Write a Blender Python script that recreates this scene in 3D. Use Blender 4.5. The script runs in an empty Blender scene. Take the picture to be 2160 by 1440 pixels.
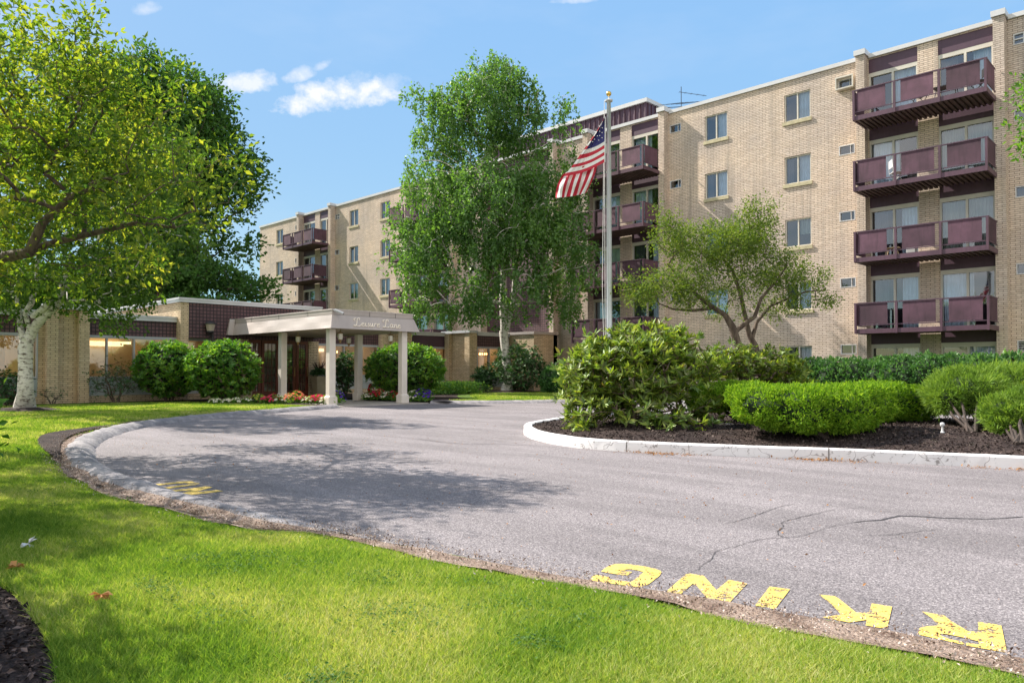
import bpy, math, random
import numpy as np
from mathutils import Vector, Matrix
from mathutils.geometry import delaunay_2d_cdt

rng = np.random.default_rng(7)
random.seed(7)
S = bpy.context.scene
COL = S.collection

# ------------------------------------------------------------------ camera model (used to survey the place from the photograph)
F = 1562.0; A = math.radians(44.17); P = math.atan(30 / F); CY = 751.0; EYE = 1.2
FW = np.array([-math.sin(A) * math.cos(P), math.cos(A) * math.cos(P), math.sin(P)])
RT = np.array([math.cos(A), math.sin(A), 0.0]); UP = np.cross(RT, FW)
CAM = np.array([0, 0, EYE])
def ray(u, v): return FW + RT * (u - 1080) / F - UP * (v - CY) / F
def onZ(u, v, z=0.0): r = ray(u, v); return CAM + r * ((z - EYE) / r[2])
def onY(u, v, y): r = ray(u, v); return CAM + r * (y / r[1])
def onX(u, v, x): r = ray(u, v); return CAM + r * (x / r[0])
def atD(u, v, d): return CAM + ray(u, v) * d

# ------------------------------------------------------------------ object helpers
def tag(o, label=None, cat=None, group=None, kind=None):
    if label: o['label'] = label
    if cat: o['category'] = cat
    if group: o['group'] = group
    if kind: o['kind'] = kind
    return o

def thing(name, label, cat, loc=(0, 0, 0), group=None, rz=0.0):
    o = bpy.data.objects.new(name, None); COL.objects.link(o)
    o.location = tuple(float(c) for c in loc); o.rotation_euler = (0, 0, rz); o.empty_display_size = .2
    return tag(o, label, cat, group)

def root_of(o):
    off = Vector((0, 0, 0))
    while o is not None:
        off += o.location; o = o.parent
    return off

def link(name, me, mats, parent=None, world=True):
    o = bpy.data.objects.new(name, me); COL.objects.link(o)
    if mats is not None:
        if not isinstance(mats, (list, tuple)): mats = [mats]
        for m in mats: me.materials.append(m)
    if parent is not None:
        o.parent = parent
        if world: o.location = -root_of(parent)
    return o

def copy_tree(o, parent=None):
    c = o.copy(); COL.objects.link(c); c.parent = parent
    for ch in list(o.children): copy_tree(ch, c)
    return c

def np_mesh(name, V, Fc, mats, parent=None, world=True, smooth=False, mi=None):
    """V (n,3), Fc (m,k) uniform polygons"""
    me = bpy.data.meshes.new(name)
    V = np.ascontiguousarray(V, dtype=np.float32); Fc = np.ascontiguousarray(Fc, dtype=np.int32)
    m, k = Fc.shape
    me.vertices.add(len(V)); me.vertices.foreach_set('co', V.ravel())
    me.loops.add(m * k); me.loops.foreach_set('vertex_index', Fc.ravel())
    me.polygons.add(m); me.polygons.foreach_set('loop_start', np.arange(0, m * k, k, dtype=np.int32))
    if mi is not None: me.polygons.foreach_set('material_index', np.asarray(mi, dtype=np.int32))
    me.polygons.foreach_set('use_smooth', np.full(m, smooth))
    me.update(calc_edges=True)
    return link(name, me, mats, parent, world)

class MB:
    def __init__(s): s.v = []; s.f = []; s.m = []
    def quad(s, a, b, c, d, m=0):
        n = len(s.v); s.v += [tuple(a), tuple(b), tuple(c), tuple(d)]; s.f.append((n, n + 1, n + 2, n + 3)); s.m.append(m); return s
    def poly(s, pts, m=0):
        n = len(s.v); s.v += [tuple(p) for p in pts]; s.f.append(tuple(range(n, n + len(pts)))); s.m.append(m); return s
    def box(s, x0, x1, y0, y1, z0, z1, m=0):
        if x0 > x1: x0, x1 = x1, x0
        if y0 > y1: y0, y1 = y1, y0
        if z0 > z1: z0, z1 = z1, z0
        n = len(s.v)
        s.v += [(x0, y0, z0), (x1, y0, z0), (x1, y1, z0), (x0, y1, z0), (x0, y0, z1), (x1, y0, z1), (x1, y1, z1), (x0, y1, z1)]
        for q in ((0, 3, 2, 1), (4, 5, 6, 7), (0, 1, 5, 4), (1, 2, 6, 5), (2, 3, 7, 6), (3, 0, 4, 7)):
            s.f.append(tuple(n + i for i in q)); s.m.append(m)
        return s
    def hexa(s, lo, hi, m=0):
        n = len(s.v); s.v += [tuple(p) for p in lo] + [tuple(p) for p in hi]
        for q in ((0, 3, 2, 1), (4, 5, 6, 7), (0, 1, 5, 4), (1, 2, 6, 5), (2, 3, 7, 6), (3, 0, 4, 7)):
            s.f.append(tuple(n + i for i in q)); s.m.append(m)
        return s
    def tube(s, pts, rad, n=8, m=0, cap=True):
        pts = [np.array(p, float) for p in pts]
        if np.isscalar(rad): rad = [rad] * len(pts)
        base = len(s.v); ref = None
        for i, p in enumerate(pts):
            t = pts[min(i + 1, len(pts) - 1)] - pts[max(i - 1, 0)]
            t = t / (np.linalg.norm(t) + 1e-9)
            if ref is None:
                ref = np.array([1., 0, 0]) if abs(t[0]) < .8 else np.array([0, 1., 0])
            a = np.cross(t, ref); a /= np.linalg.norm(a) + 1e-9; b = np.cross(t, a); ref = np.cross(a, t)
            for j in range(n):
                an = 2 * math.pi * j / n
                s.v.append(tuple(p + rad[i] * (math.cos(an) * a + math.sin(an) * b)))
        for i in range(len(pts) - 1):
            for j in range(n):
                k = (j + 1) % n
                s.f.append((base + i * n + j, base + i * n + k, base + (i + 1) * n + k, base + (i + 1) * n + j)); s.m.append(m)
        if cap:
            s.f.append(tuple(base + j for j in range(n))); s.m.append(m)
            e = base + (len(pts) - 1) * n; s.f.append(tuple(e + n - 1 - j for j in range(n))); s.m.append(m)
        return s
    def lathe(s, prof, c, n=16, m=0):
        base = len(s.v)
        for r, z in prof:
            for j in range(n):
                an = 2 * math.pi * j / n; s.v.append((c[0] + r * math.cos(an), c[1] + r * math.sin(an), c[2] + z))
        for i in range(len(prof) - 1):
            for j in range(n):
                k = (j + 1) % n
                s.f.append((base + i * n + j, base + i * n + k, base + (i + 1) * n + k, base + (i + 1) * n + j)); s.m.append(m)
        return s
    def build(s, name, mats, parent=None, world=True, smooth=False, bevel=0):
        me = bpy.data.meshes.new(name); me.from_pydata(s.v, [], s.f); me.update()
        me.polygons.foreach_set('material_index', s.m)
        if smooth: me.polygons.foreach_set('use_smooth', [True] * len(me.polygons))
        o = link(name, me, mats, parent, world)
        if bevel:
            b = o.modifiers.new('b', 'BEVEL'); b.width = bevel; b.segments = 2; b.limit_method = 'ANGLE'
        return o

# ------------------------------------------------------------------ material helpers
class N:
    def __init__(s, nt): s.nt = nt
    def n(s, t, **kw):
        o = s.nt.nodes.new(t)
        for k, v in kw.items(): setattr(o, k, v)
        return o
    def l(s, a, b): s.nt.links.new(a, b)
    def val(s, node, key, x):
        i = node.inputs[key]
        if hasattr(x, 'links') or isinstance(x, bpy.types.NodeSocket): s.l(x, i)
        else: i.default_value = x
    def math(s, op, a, b=0.0, c=0.0, clamp=False):
        o = s.n('ShaderNodeMath', operation=op); o.use_clamp = clamp
        s.val(o, 0, a); s.val(o, 1, b); s.val(o, 2, c); return o.outputs[0]
    def vmath(s, op, a, b=(0, 0, 0)):
        o = s.n('ShaderNodeVectorMath', operation=op); s.val(o, 0, a); s.val(o, 1, b); return o
    def noise(s, vec, scale, detail=3, rough=.55):
        o = s.n('ShaderNodeTexNoise'); s.val(o, 'Scale', scale); s.val(o, 'Detail', detail); s.val(o, 'Roughness', rough)
        if vec is not None: s.l(vec, o.inputs['Vector'])
        return o.outputs['Fac']
    def ramp(s, fac, stops):
        o = s.n('ShaderNodeValToRGB'); e = o.color_ramp.elements
        while len(e) < len(stops): e.new(.5)
        for i, (p, c) in enumerate(stops):
            e[i].position = p; e[i].color = (c, c, c, 1) if np.isscalar(c) else (*c, 1)
        s.l(fac, o.inputs[0]); return o.outputs[0]
    def mix(s, fac, a, b, mode='MIX'):
        o = s.n('ShaderNodeMix', data_type='RGBA', blend_type=mode)
        s.val(o, 0, fac)
        for k, x in ((6, a), (7, b)):
            if isinstance(x, bpy.types.NodeSocket): s.l(x, o.inputs[k])
            else: o.inputs[k].default_value = (*x, 1) if len(x) == 3 else x
        return o.outputs[2]
    def scalev(s, vec, sc):
        return s.vmath('MULTIPLY', vec, sc).outputs[0]

def newmat(name):
    m = bpy.data.materials.new(name); m.use_nodes = True
    nt = m.node_tree; b = nt.nodes['Principled BSDF']
    return m, N(nt), b

def pos(h):
    return h.n('ShaderNodeNewGeometry').outputs['Position']

def M(name, col, rough=.6, var=.12, scale=3.0, metal=0.0, bump=0.0, bscale=60.0, spec=.5, dirt=0.0, ov=0.0):
    m, h, b = newmat(name); p = pos(h)
    f = h.noise(p, scale, 5)
    lo = tuple(c * (1 - var * 1.6) for c in col); hi = tuple(min(1, c * (1 + var)) for c in col)
    c = h.mix(h.ramp(f, [(.3, 0.), (.7, 1.)]), lo, hi)
    if dirt:
        st = h.noise(h.scalev(p, (4, 4, .5)), 2.2, 4)
        c = h.mix(h.math('MULTIPLY', h.ramp(st, [(.5, 0.), (.75, 1.)]), dirt), c, tuple(x * .35 for x in col))
    if ov:
        oi = h.n('ShaderNodeObjectInfo'); c = h.mix(1.0, c, h.ramp(oi.outputs['Random'], [(0., 1 - ov), (1., 1 + ov)]), 'MULTIPLY')
    h.l(c, b.inputs['Base Color']); b.inputs['Roughness'].default_value = rough
    b.inputs['Metallic'].default_value = metal; b.inputs['Specular IOR Level'].default_value = spec
    if bump:
        bn = h.n('ShaderNodeBump'); bn.inputs['Strength'].default_value = bump; bn.inputs['Distance'].default_value = .01
        h.l(h.noise(p, bscale, 3), bn.inputs['Height']); h.l(bn.outputs[0], b.inputs['Normal'])
    return m

def boxmap(h):
    """world position projected on the wall it lies on: (along, height)"""
    g = h.n('ShaderNodeNewGeometry'); sp = h.n('ShaderNodeSeparateXYZ'); h.l(g.outputs['Position'], sp.inputs[0])
    sn = h.n('ShaderNodeSeparateXYZ'); h.l(g.outputs['True Normal'], sn.inputs[0])
    fx = h.math('GREATER_THAN', h.math('ABSOLUTE', sn.outputs[0]), .7)
    al = h.math('ADD', h.math('MULTIPLY', sp.outputs[1], fx), h.math('MULTIPLY', sp.outputs[0], h.math('SUBTRACT', 1.0, fx)))
    cb = h.n('ShaderNodeCombineXYZ'); h.l(al, cb.inputs[0]); h.l(sp.outputs[2], cb.inputs[1])
    return cb.outputs[0], g.outputs['Position']

def brick_mat(name, c1, c2, mortar, bw=.30, rh=.0745, ms=.0085, stain=.75):
    m, h, b = newmat(name); v, p = boxmap(h)
    br = h.n('ShaderNodeTexBrick'); h.l(v, br.inputs['Vector'])
    for k, x in (('Scale', 1.0), ('Brick Width', bw), ('Row Height', rh), ('Mortar Size', ms), ('Mortar Smooth', .15), ('Bias', 0.0)): br.inputs[k].default_value = x
    br.inputs['Color1'].default_value = (*c1, 1); br.inputs['Color2'].default_value = (*c2, 1); br.inputs['Mortar'].default_value = (*mortar, 1)
    c = h.mix(h.ramp(h.noise(p, .45, 4), [(.35, 0.), (.65, 1.)]), (.84, .84, .86), (1.10, 1.05, .98))
    c = h.mix(1.0, br.outputs['Color'], c, 'MULTIPLY')
    st = h.noise(h.scalev(p, (1.6, 1.6, .16)), 1.0, 5, .6)
    c = h.mix(h.math('MULTIPLY', h.ramp(st, [(.52, 0.), (.72, 1.)]), stain), c, tuple(x * .45 for x in c1))
    sk = h.noise(h.scalev(p, (3.4, 3.4, .10)), 1.0, 4, .6); c = h.mix(h.math('MULTIPLY', h.ramp(sk, [(.60, 0.), (.72, 1.)]), stain * .6), c, tuple(x * .38 for x in c1))
    fine = h.noise(p, 9, 4); c = h.mix(1.0, c, h.ramp(fine, [(.25, .82), (.75, 1.14)]), 'MULTIPLY')
    h.l(c, b.inputs['Base Color']); b.inputs['Roughness'].default_value = .85; b.inputs['Specular IOR Level'].default_value = .25
    bn = h.n('ShaderNodeBump'); bn.inputs['Strength'].default_value = .8; bn.inputs['Distance'].default_value = .006
    hh = h.math('ADD', h.math('SUBTRACT', 1.0, br.outputs['Fac']), h.math('MULTIPLY', fine, .6))
    h.l(hh, bn.inputs['Height']); h.l(bn.outputs[0], b.inputs['Normal'])
    return m

def lattice_mat(name, c1, c2, joint, cell=.135):
    m, h, b = newmat(name); v, p = boxmap(h)
    br = h.n('ShaderNodeTexBrick'); br.offset = 0.0; br.squash = 1.0; h.l(v, br.inputs['Vector'])
    for k, x in (('Scale', 1.0), ('Brick Width', cell), ('Row Height', cell), ('Mortar Size', .02), ('Mortar Smooth', .3), ('Bias', 0.0)): br.inputs[k].default_value = x
    br.inputs['Color1'].default_value = (*c1, 1); br.inputs['Color2'].default_value = (*c2, 1); br.inputs['Mortar'].default_value = (*joint, 1)
    h.l(br.outputs['Color'], b.inputs['Base Color']); b.inputs['Roughness'].default_value = .6
    bn = h.n('ShaderNodeBump'); bn.inputs['Strength'].default_value = 1.0; bn.inputs['Distance'].default_value = .02
    h.l(h.math('SUBTRACT', 1.0, br.outputs['Fac']), bn.inputs['Height']); h.l(bn.outputs[0], b.inputs['Normal'])
    return m

def leaf_mat(name, cols, trans=.45, gloss=.12, rough=.45, big=.0, bsc=.8, boost=1.0):
    """cols: ramp of base colours picked per leaf"""
    m = bpy.data.materials.new(name); m.use_nodes = True; nt = m.node_tree; nt.nodes.clear(); h = N(nt)
    g = h.n('ShaderNodeNewGeometry')
    r = g.outputs['Random Per Island']
    if big:
        r = h.math('ADD', h.math('MULTIPLY', r, 1 - big), h.math('MULTIPLY', h.ramp(h.noise(g.outputs['Position'], bsc, 2), [(.35, 0.), (.65, 1.)]), big))
    cols = [tuple(min(.9, q * boost) for q in cc) for cc in cols]
    k = len(cols); c = h.ramp(r, [((i + .5) / k if 0 < i < k - 1 else (0. if i == 0 else 1.), cc) for i, cc in enumerate(cols)])
    d = h.n('ShaderNodeBsdfDiffuse'); h.l(c, d.inputs[0])
    t = h.n('ShaderNodeBsdfTranslucent'); h.l(h.mix(1.0, c, (1.5, 1.45, .6), 'MULTIPLY'), t.inputs[0])
    gl = h.n('ShaderNodeBsdfGlossy'); gl.inputs['Roughness'].default_value = rough + .1; gl.inputs[0].default_value = (.55, .6, .5, 1)
    m1 = h.n('ShaderNodeMixShader'); m1.inputs[0].default_value = trans; h.l(d.outputs[0], m1.inputs[1]); h.l(t.outputs[0], m1.inputs[2])
    m2 = h.n('ShaderNodeMixShader'); m2.inputs[0].default_value = gloss * .55; h.l(m1.outputs[0], m2.inputs[1]); h.l(gl.outputs[0], m2.inputs[2])
    o = h.n('ShaderNodeOutputMaterial'); h.l(m2.outputs[0], o.inputs[0])
    return m

def glass_mat(name, tint=(.75, .82, .85), fac=.35, wob=.10):
    m = bpy.data.materials.new(name); m.use_nodes = True; nt = m.node_tree; nt.nodes.clear(); h = N(nt)
    t = h.n('ShaderNodeBsdfTransparent'); t.inputs[0].default_value = (*tint, 1)
    g = h.n('ShaderNodeBsdfGlossy'); g.inputs['Roughness'].default_value = .02; g.inputs[0].default_value = (.95, .97, 1, 1)
    bn = h.n('ShaderNodeBump'); bn.inputs['Strength'].default_value = wob; bn.inputs['Distance'].default_value = .02
    h.l(h.noise(pos(h), 1.4, 1), bn.inputs['Height']); h.l(bn.outputs[0], g.inputs['Normal'])
    fr = h.n('ShaderNodeFresnel'); fr.inputs[0].default_value = 1.5
    f = h.math('ADD', h.math('MULTIPLY', fr.outputs[0], 1.2), fac, clamp=True)
    mx = h.n('ShaderNodeMixShader'); h.l(f, mx.inputs[0]); h.l(t.outputs[0], mx.inputs[1]); h.l(g.outputs[0], mx.inputs[2])
    o = h.n('ShaderNodeOutputMaterial'); h.l(mx.outputs[0], o.inputs[0])
    return m

def emit_mat(name, col, s):
    m, h, b = newmat(name); b.inputs['Base Color'].default_value = (*col, 1)
    b.inputs['Emission Color'].default_value = (*col, 1); b.inputs['Emission Strength'].default_value = s
    return m

BRICK = brick_mat('tan_brick', (.75, .64, .54), (.63, .525, .43), (.24, .18, .15))
BRICKY = brick_mat('ochre_brick', (.76, .62, .42), (.64, .50, .33), (.26, .19, .13), rh=.072, stain=.3)
LATTICE = lattice_mat('dark_screen_block', (.105, .050, .053), (.145, .072, .076), (.03, .016, .02))
PURPLE = M('plum_painted_metal', (.085, .042, .068), .5, .1, 1.5, dirt=.3)
PURPLE_L = M('plum_fascia', (.10, .048, .072), .45, .15, 2.0, dirt=.5)
SCREEN = M('mauve_screen_fabric', (.10, .046, .070), .75, .25, 1.6, bump=.3, bscale=120, dirt=.6, ov=.35)
DECKU = M('brown_deck_underside', (.10, .06, .055), .7, .2, 2.0)
WHITE = M('white_coping_metal', (.60, .60, .61), .45, .06, 1.5)
ALU = M('pale_window_frame', (.62, .58, .50), .4, .06, 2.0)
ALUD = M('grey_window_frame', (.40, .41, .42), .4, .06, 2.0)
DARK = M('dark_interior', (.035, .035, .04), .9)
ROOFM = M('gravel_roof', (.25, .24, .23), .9, .2, 5)
GLASS = glass_mat('window_glass', (.82, .90, .95), .12)
GLASSL = glass_mat('shopfront_glass', (.9, .92, .9), .14, .02)
CURT = M('pale_blue_curtain', (.72, .78, .88), .9, .08, 3)
CURTD = M('dark_curtain', (.10, .10, .13), .9, .1, 3)
BLIND = M('cream_blinds', (.46, .47, .42), .8, .08, 3)
SILL = M('sill_brick', (.50, .44, .28), .8, .15, 8)
PANELG = M('pale_grey_panel', (.42, .46, .46), .5, .08, 1.4, dirt=.3)
TAUPE = M('taupe_canopy_metal', (.47, .41, .375), .5, .06, 1.2, dirt=.12)
CREAM = M('cream_painted_post', (.74, .67, .60), .5, .05, 2)
SOFFIT = M('canopy_soffit', (.42, .35, .27), .7, .06, 2)
WOOD = M('mahogany_door', (.17, .045, .025), .35, .2, 6)
WARM = M('warm_interior_wall', (.72, .60, .44), .8, .06, 1)
WARMG = emit_mat('lit_ceiling_strip', (1., .74, .42), .9)
LAMPG = emit_mat('lit_bulb', (1., .45, .15), 5.0)
BRASS = M('aged_brass', (.35, .24, .10), .4, .15, 8, metal=.7)
BLACKM = M('black_metal', (.03, .028, .03), .4, .1, 5)
CLEARG = M('white_lantern_glass', (.75, .72, .6), .2, .04, 5)
POLE = M('brushed_aluminium_pole', (.66, .68, .74), .3, .04, 6, metal=.35)
GOLD = M('gold_ball', (.75, .48, .12), .25, .05, 4, metal=.8)
REDF = M('flag_red', (.50, .02, .045), .75, .06, 8); WHF = M('flag_white', (.78, .76, .74), .8, .04, 8); BLF = M('flag_blue', (.035, .035, .16), .75, .06, 8)
CONC = M('pale_concrete', (.42, .38, .34), .85, .14, 2, bump=.3, bscale=90)
KERBW = None

# bark
def bark(name, c1, c2, sc=(8, 8, 2), thr=.5, rough=.85):
    m, h, b = newmat(name); p = pos(h)
    f = h.noise(h.scalev(p, sc), 2.0, 6, .65)
    c = h.mix(h.ramp(f, [(thr - .07, 0.), (thr + .07, 1.)]), c1, c2)
    h.l(c, b.inputs['Base Color']); b.inputs['Roughness'].default_value = rough
    bn = h.n('ShaderNodeBump'); bn.inputs['Strength'].default_value = .7; bn.inputs['Distance'].default_value = .03
    h.l(f, bn.inputs['Height']); h.l(bn.outputs[0], b.inputs['Normal'])
    return m
BIRCHB = bark('white_birch_bark', (.66, .62, .56), (.10, .07, .05), (3.2, 3.2, 8), .57, .7)
DARKBARK = bark('dark_shrub_bark', (.03, .02, .016), (.065, .045, .035))
BARK = bark('brown_bark', (.075, .050, .038), (.15, .11, .08))
BARKG = bark('grey_stem_bark', (.09, .06, .045), (.17, .125, .095), (10, 10, 4))

L_MAPLE = leaf_mat('yellow_green_leaf', [(.02, .05, .008), (.045, .09, .012), (.09, .14, .014), (.15, .185, .02), (.24, .23, .035)], .6, .08, big=.35, boost=1.6)
L_BIRCH1 = leaf_mat('mid_green_leaf', [(.025, .06, .008), (.05, .10, .012), (.09, .15, .02)], .5, .10, big=.3, boost=1.6)
L_OAK = leaf_mat('deep_green_leaf', [(.014, .042, .010), (.03, .075, .014), (.06, .12, .02)], .45, .08, big=.4, bsc=.35, boost=1.7)
L_BIRCH2 = leaf_mat('birch_leaf', [(.028, .07, .02), (.055, .12, .025), (.10, .18, .035)], .5, .14, .35, big=.4, bsc=.5, boost=1.85)
L_CRAB = leaf_mat('olive_leaf', [(.05, .10, .015), (.10, .16, .022), (.18, .23, .04)], .45, .08, boost=1.25)
L_RHODO = leaf_mat('rhododendron_leaf', [(.11, .075, .025), (.045, .09, .012), (.12, .18, .02), (.27, .30, .06)], .4, .16, .4, big=.3, bsc=1.6, boost=1.75)
L_RHODG = leaf_mat('green_rhododendron_leaf', [(.02, .06, .010), (.05, .13, .018), (.15, .22, .022)], .4, .14, .4, big=.3, bsc=1.6, boost=2.1)
L_YEW = leaf_mat('yew_needle', [(.06, .14, .010), (.14, .27, .018), (.26, .38, .035)], .4, .04, boost=1.2)
L_PINE = leaf_mat('juniper_needle', [(.06, .12, .02), (.14, .24, .04), (.27, .37, .08)], .4, .04, big=.3, bsc=2.5, boost=1.2)
L_HEDGE = leaf_mat('hedge_leaf', [(.02, .07, .02), (.05, .14, .035), (.13, .24, .08)], .35, .12, .4, big=.3, bsc=1.5, boost=1.3)
L_DARKS = leaf_mat('dark_shrub_leaf', [(.012, .045, .015), (.03, .08, .025), (.07, .14, .05)], .3, .14, .4, boost=1.4)
L_NEAR = leaf_mat('bright_near_leaf', [(.04, .14, .01), (.10, .24, .02), (.20, .34, .04)], .5, .10)
GRASSM = leaf_mat('grass_blade', [(.065, .15, .02), (.14, .26, .035), (.25, .36, .06), (.36, .42, .11), (.60, .56, .30)], .42, .02, .6, big=.45, bsc=.9)
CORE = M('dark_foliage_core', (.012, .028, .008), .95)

# ground materials
def ground_mat(name, cols, s1, s2, bump=.5, bs=80, rough=.95, dist=.02):
    m, h, b = newmat(name); p = pos(h)
    f = h.math('ADD', h.math('MULTIPLY', h.noise(p, s1, 4), .4), h.math('MULTIPLY', h.noise(p, s2, 4, .7), .6))
    k = len(cols); c = h.ramp(f, [(.36 + .28 * i / (k - 1), cc) for i, cc in enumerate(cols)])
    h.l(c, b.inputs['Base Color']); b.inputs['Roughness'].default_value = rough; b.inputs['Specular IOR Level'].default_value = .2
    bn = h.n('ShaderNodeBump'); bn.inputs['Strength'].default_value = bump; bn.inputs['Distance'].default_value = dist
    h.l(h.noise(p, bs, 4), bn.inputs['Height']); h.l(bn.outputs[0], b.inputs['Normal'])
    return m
SOILG = ground_mat('lawn_soil', [(.04, .07, .012), (.075, .13, .016), (.13, .19, .03)], .6, 26)
MULCH = ground_mat('dark_bark_mulch', [(.012, .008, .008), (.035, .024, .022), (.10, .07, .06)], 3, 42, .9, 45)
SOIL = ground_mat('pinkish_gravelly_soil', [(.10, .06, .045), (.26, .19, .15), (.46, .36, .30)], 5, 60, 1.0, 70)
MEADOW = ground_mat('distant_grass', [(.05, .09, .015), (.08, .13, .02), (.12, .16, .03)], .1, 1.5)

def asphalt_mat():
    m, h, b = newmat('worn_asphalt'); p = pos(h)
    v = h.n('ShaderNodeTexVoronoi'); v.inputs['Scale'].default_value = 145; h.l(p, v.inputs['Vector'])
    agg = h.n('ShaderNodeSeparateColor'); h.l(v.outputs['Color'], agg.inputs[0])
    sp = h.ramp(agg.outputs[0], [(0., (.095, .086, .092)), (.5, (.195, .175, .182)), (.8, (.265, .24, .245)), (1., (.38, .35, .35))])
    n = h.noise(p, 55, 4, .7)
    c = h.mix(1.0, sp, h.ramp(n, [(.3, .68), (.7, 1.35)]), 'MULTIPLY')
    big = h.ramp(h.noise(p, .35, 5, .6), [(.3, .84), (.7, 1.12)])
    c = h.mix(1.0, c, big, 'MULTIPLY')
    lane = h.ramp(h.noise(h.scalev(p, (.16, 1.1, 1)), 1.3, 5, .65), [(.42, .87), (.56, 1.08)])
    c = h.mix(1.0, c, lane, 'MULTIPLY')
    spot = h.ramp(h.noise(p, 2.6, 4, .6), [(.66, 0.), (.74, .45)])
    c = h.mix(spot, c, (.085, .075, .075))
    h.l(c, b.inputs['Base Color']); b.inputs['Roughness'].default_value = .9; b.inputs['Specular IOR Level'].default_value = .25
    bn = h.n('ShaderNodeBump'); bn.inputs['Strength'].default_value = .7; bn.inputs['Distance'].default_value = .006
    h.l(n, bn.inputs['Height']); h.l(bn.outputs[0], b.inputs['Normal'])
    return m
ASPH = asphalt_mat()
def kerb_asphalt():
    m, h, b = newmat('weathered_asphalt_kerb'); p = pos(h)
    n = h.noise(p, 3.5, 6, .7); c = h.ramp(n, [(.3, (.12, .115, .125)), (.5, (.24, .225, .235)), (.68, (.40, .37, .37))])
    h.l(c, b.inputs['Base Color']); b.inputs['Roughness'].default_value = .9
    bn = h.n('ShaderNodeBump'); bn.inputs['Strength'].default_value = 1; bn.inputs['Distance'].default_value = .02
    h.l(h.noise(p, 25, 4), bn.inputs['Height']); h.l(bn.outputs[0], b.inputs['Normal'])
    return m
KERBA = kerb_asphalt()
def kerb_white():
    m, h, b = newmat('chipped_white_kerb_paint'); p = pos(h)
    n = h.noise(p, 14, 6, .75); n2 = h.noise(p, 2.0, 4)
    f = h.math('ADD', h.math('MULTIPLY', n, .7), h.math('MULTIPLY', n2, .3))
    c = h.mix(h.ramp(f, [(.555, 0.), (.60, 1.)]), (.74, .72, .72), (.30, .28, .27))
    cr = h.n('ShaderNodeTexVoronoi', feature='DISTANCE_TO_EDGE'); cr.inputs['Scale'].default_value = 2.2
    wv = h.vmath('ADD', p); cn = h.n('ShaderNodeTexNoise'); cn.inputs['Scale'].default_value = 5; h.l(p, cn.inputs['Vector']); h.l(h.scalev(cn.outputs['Color'], (.25, .25, .25)), wv.inputs[1])
    h.l(wv.outputs[0], cr.inputs['Vector'])
    c = h.mix(h.ramp(cr.outputs[0], [(0., 1.), (.012, 0.)]), c, (.25, .22, .22))
    h.l(c, b.inputs['Base Color']); b.inputs['Roughness'].default_value = .65
    bn = h.n('ShaderNodeBump'); bn.inputs['Strength'].default_value = .5; bn.inputs['Distance'].default_value = .01
    h.l(f, bn.inputs['Height']); h.l(bn.outputs[0], b.inputs['Normal'])
    return m
KERBW = kerb_white()
def yellow_paint():
    m, h, b = newmat('worn_yellow_road_paint'); p = pos(h)
    n = h.noise(p, 22, 5, .8); n2 = h.noise(p, 2.2, 3)
    f = h.math('ADD', h.math('MULTIPLY', n, .6), h.math('MULTIPLY', n2, .4))
    c = h.mix(h.ramp(f, [(.55, 0.), (.60, 1.)]), (.70, .49, .11), (.42, .32, .16))
    c = h.mix(h.ramp(h.noise(p, 4, 3), [(.4, 0.), (.7, .35)]), c, (.80, .58, .18))
    h.l(c, b.inputs['Base Color']); b.inputs['Roughness'].default_value = .85
    v = h.n('ShaderNodeTexVoronoi'); v.inputs['Scale'].default_value = 145; h.l(p, v.inputs['Vector']); ag = h.n('ShaderNodeSeparateColor'); h.l(v.outputs['Color'], ag.inputs[0])
    wear = h.math('ADD', h.math('MULTIPLY', h.noise(p, 9, 6, .8), 1.0), h.math('MULTIPLY', ag.outputs[1], .16))
    h.l(h.ramp(wear, [(.63, 1.), (.68, 0.)]), b.inputs['Alpha'])
    bn = h.n('ShaderNodeBump'); bn.inputs['Strength'].default_value = .6; bn.inputs['Distance'].default_value = .006
    h.l(ag.outputs[0], bn.inputs['Height']); h.l(bn.outputs[0], b.inputs['Normal'])
    return m
YEL = yellow_paint()

# ------------------------------------------------------------------ vegetation helpers
def unit(a): return a / (np.linalg.norm(a, axis=-1, keepdims=True) + 1e-9)

def leaf_cards(name, P0, D, Nn, Ln, Wd, mat, parent, fold=.25):
    """each leaf: two triangles folded on the midrib"""
    n = len(P0); D = unit(D); Sd = unit(np.cross(D, Nn)); Up = np.cross(Sd, D)
    Ln = np.broadcast_to(Ln, n)[:, None]; Wd = np.broadcast_to(Wd, n)[:, None]
    mid = P0 + D * Ln * .45 + Up * Wd * fold
    a = P0; b = mid + Sd * Wd * .5; c = P0 + D * Ln; d = mid - Sd * Wd * .5
    V = np.stack([a, b, c, d], 1).reshape(-1, 3)
    i = np.arange(n)[:, None] * 4
    Fc = np.concatenate([i + [0, 1, 2], i + [0, 2, 3]], 1).reshape(-1, 3)
    return np_mesh(name, V, Fc, mat, parent)

def sample_ells(ells, n, shell=.0):
    w = np.array([e[1][0] * e[1][1] * e[1][2] * (e[2] if len(e) > 2 else 1) for e in ells]); w = w / w.sum()
    k = rng.choice(len(ells), n, p=w)
    C0 = np.array([e[0] for e in ells])[k]; R = np.array([e[1] for e in ells])[k]
    d = unit(rng.normal(size=(n, 3))); r = (rng.random(n) * (1 - shell ** 3) + shell ** 3) ** (1 / 3)
    return C0 + d * R * r[:, None], k

def E(u, v, d, ru, rv, rd=None, w=1.0):
    """ellipsoid from surveyed centre; radii in metres"""
    return (atD(u, v, d), np.array([ru, rd if rd else ru, rv]), w)

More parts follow.
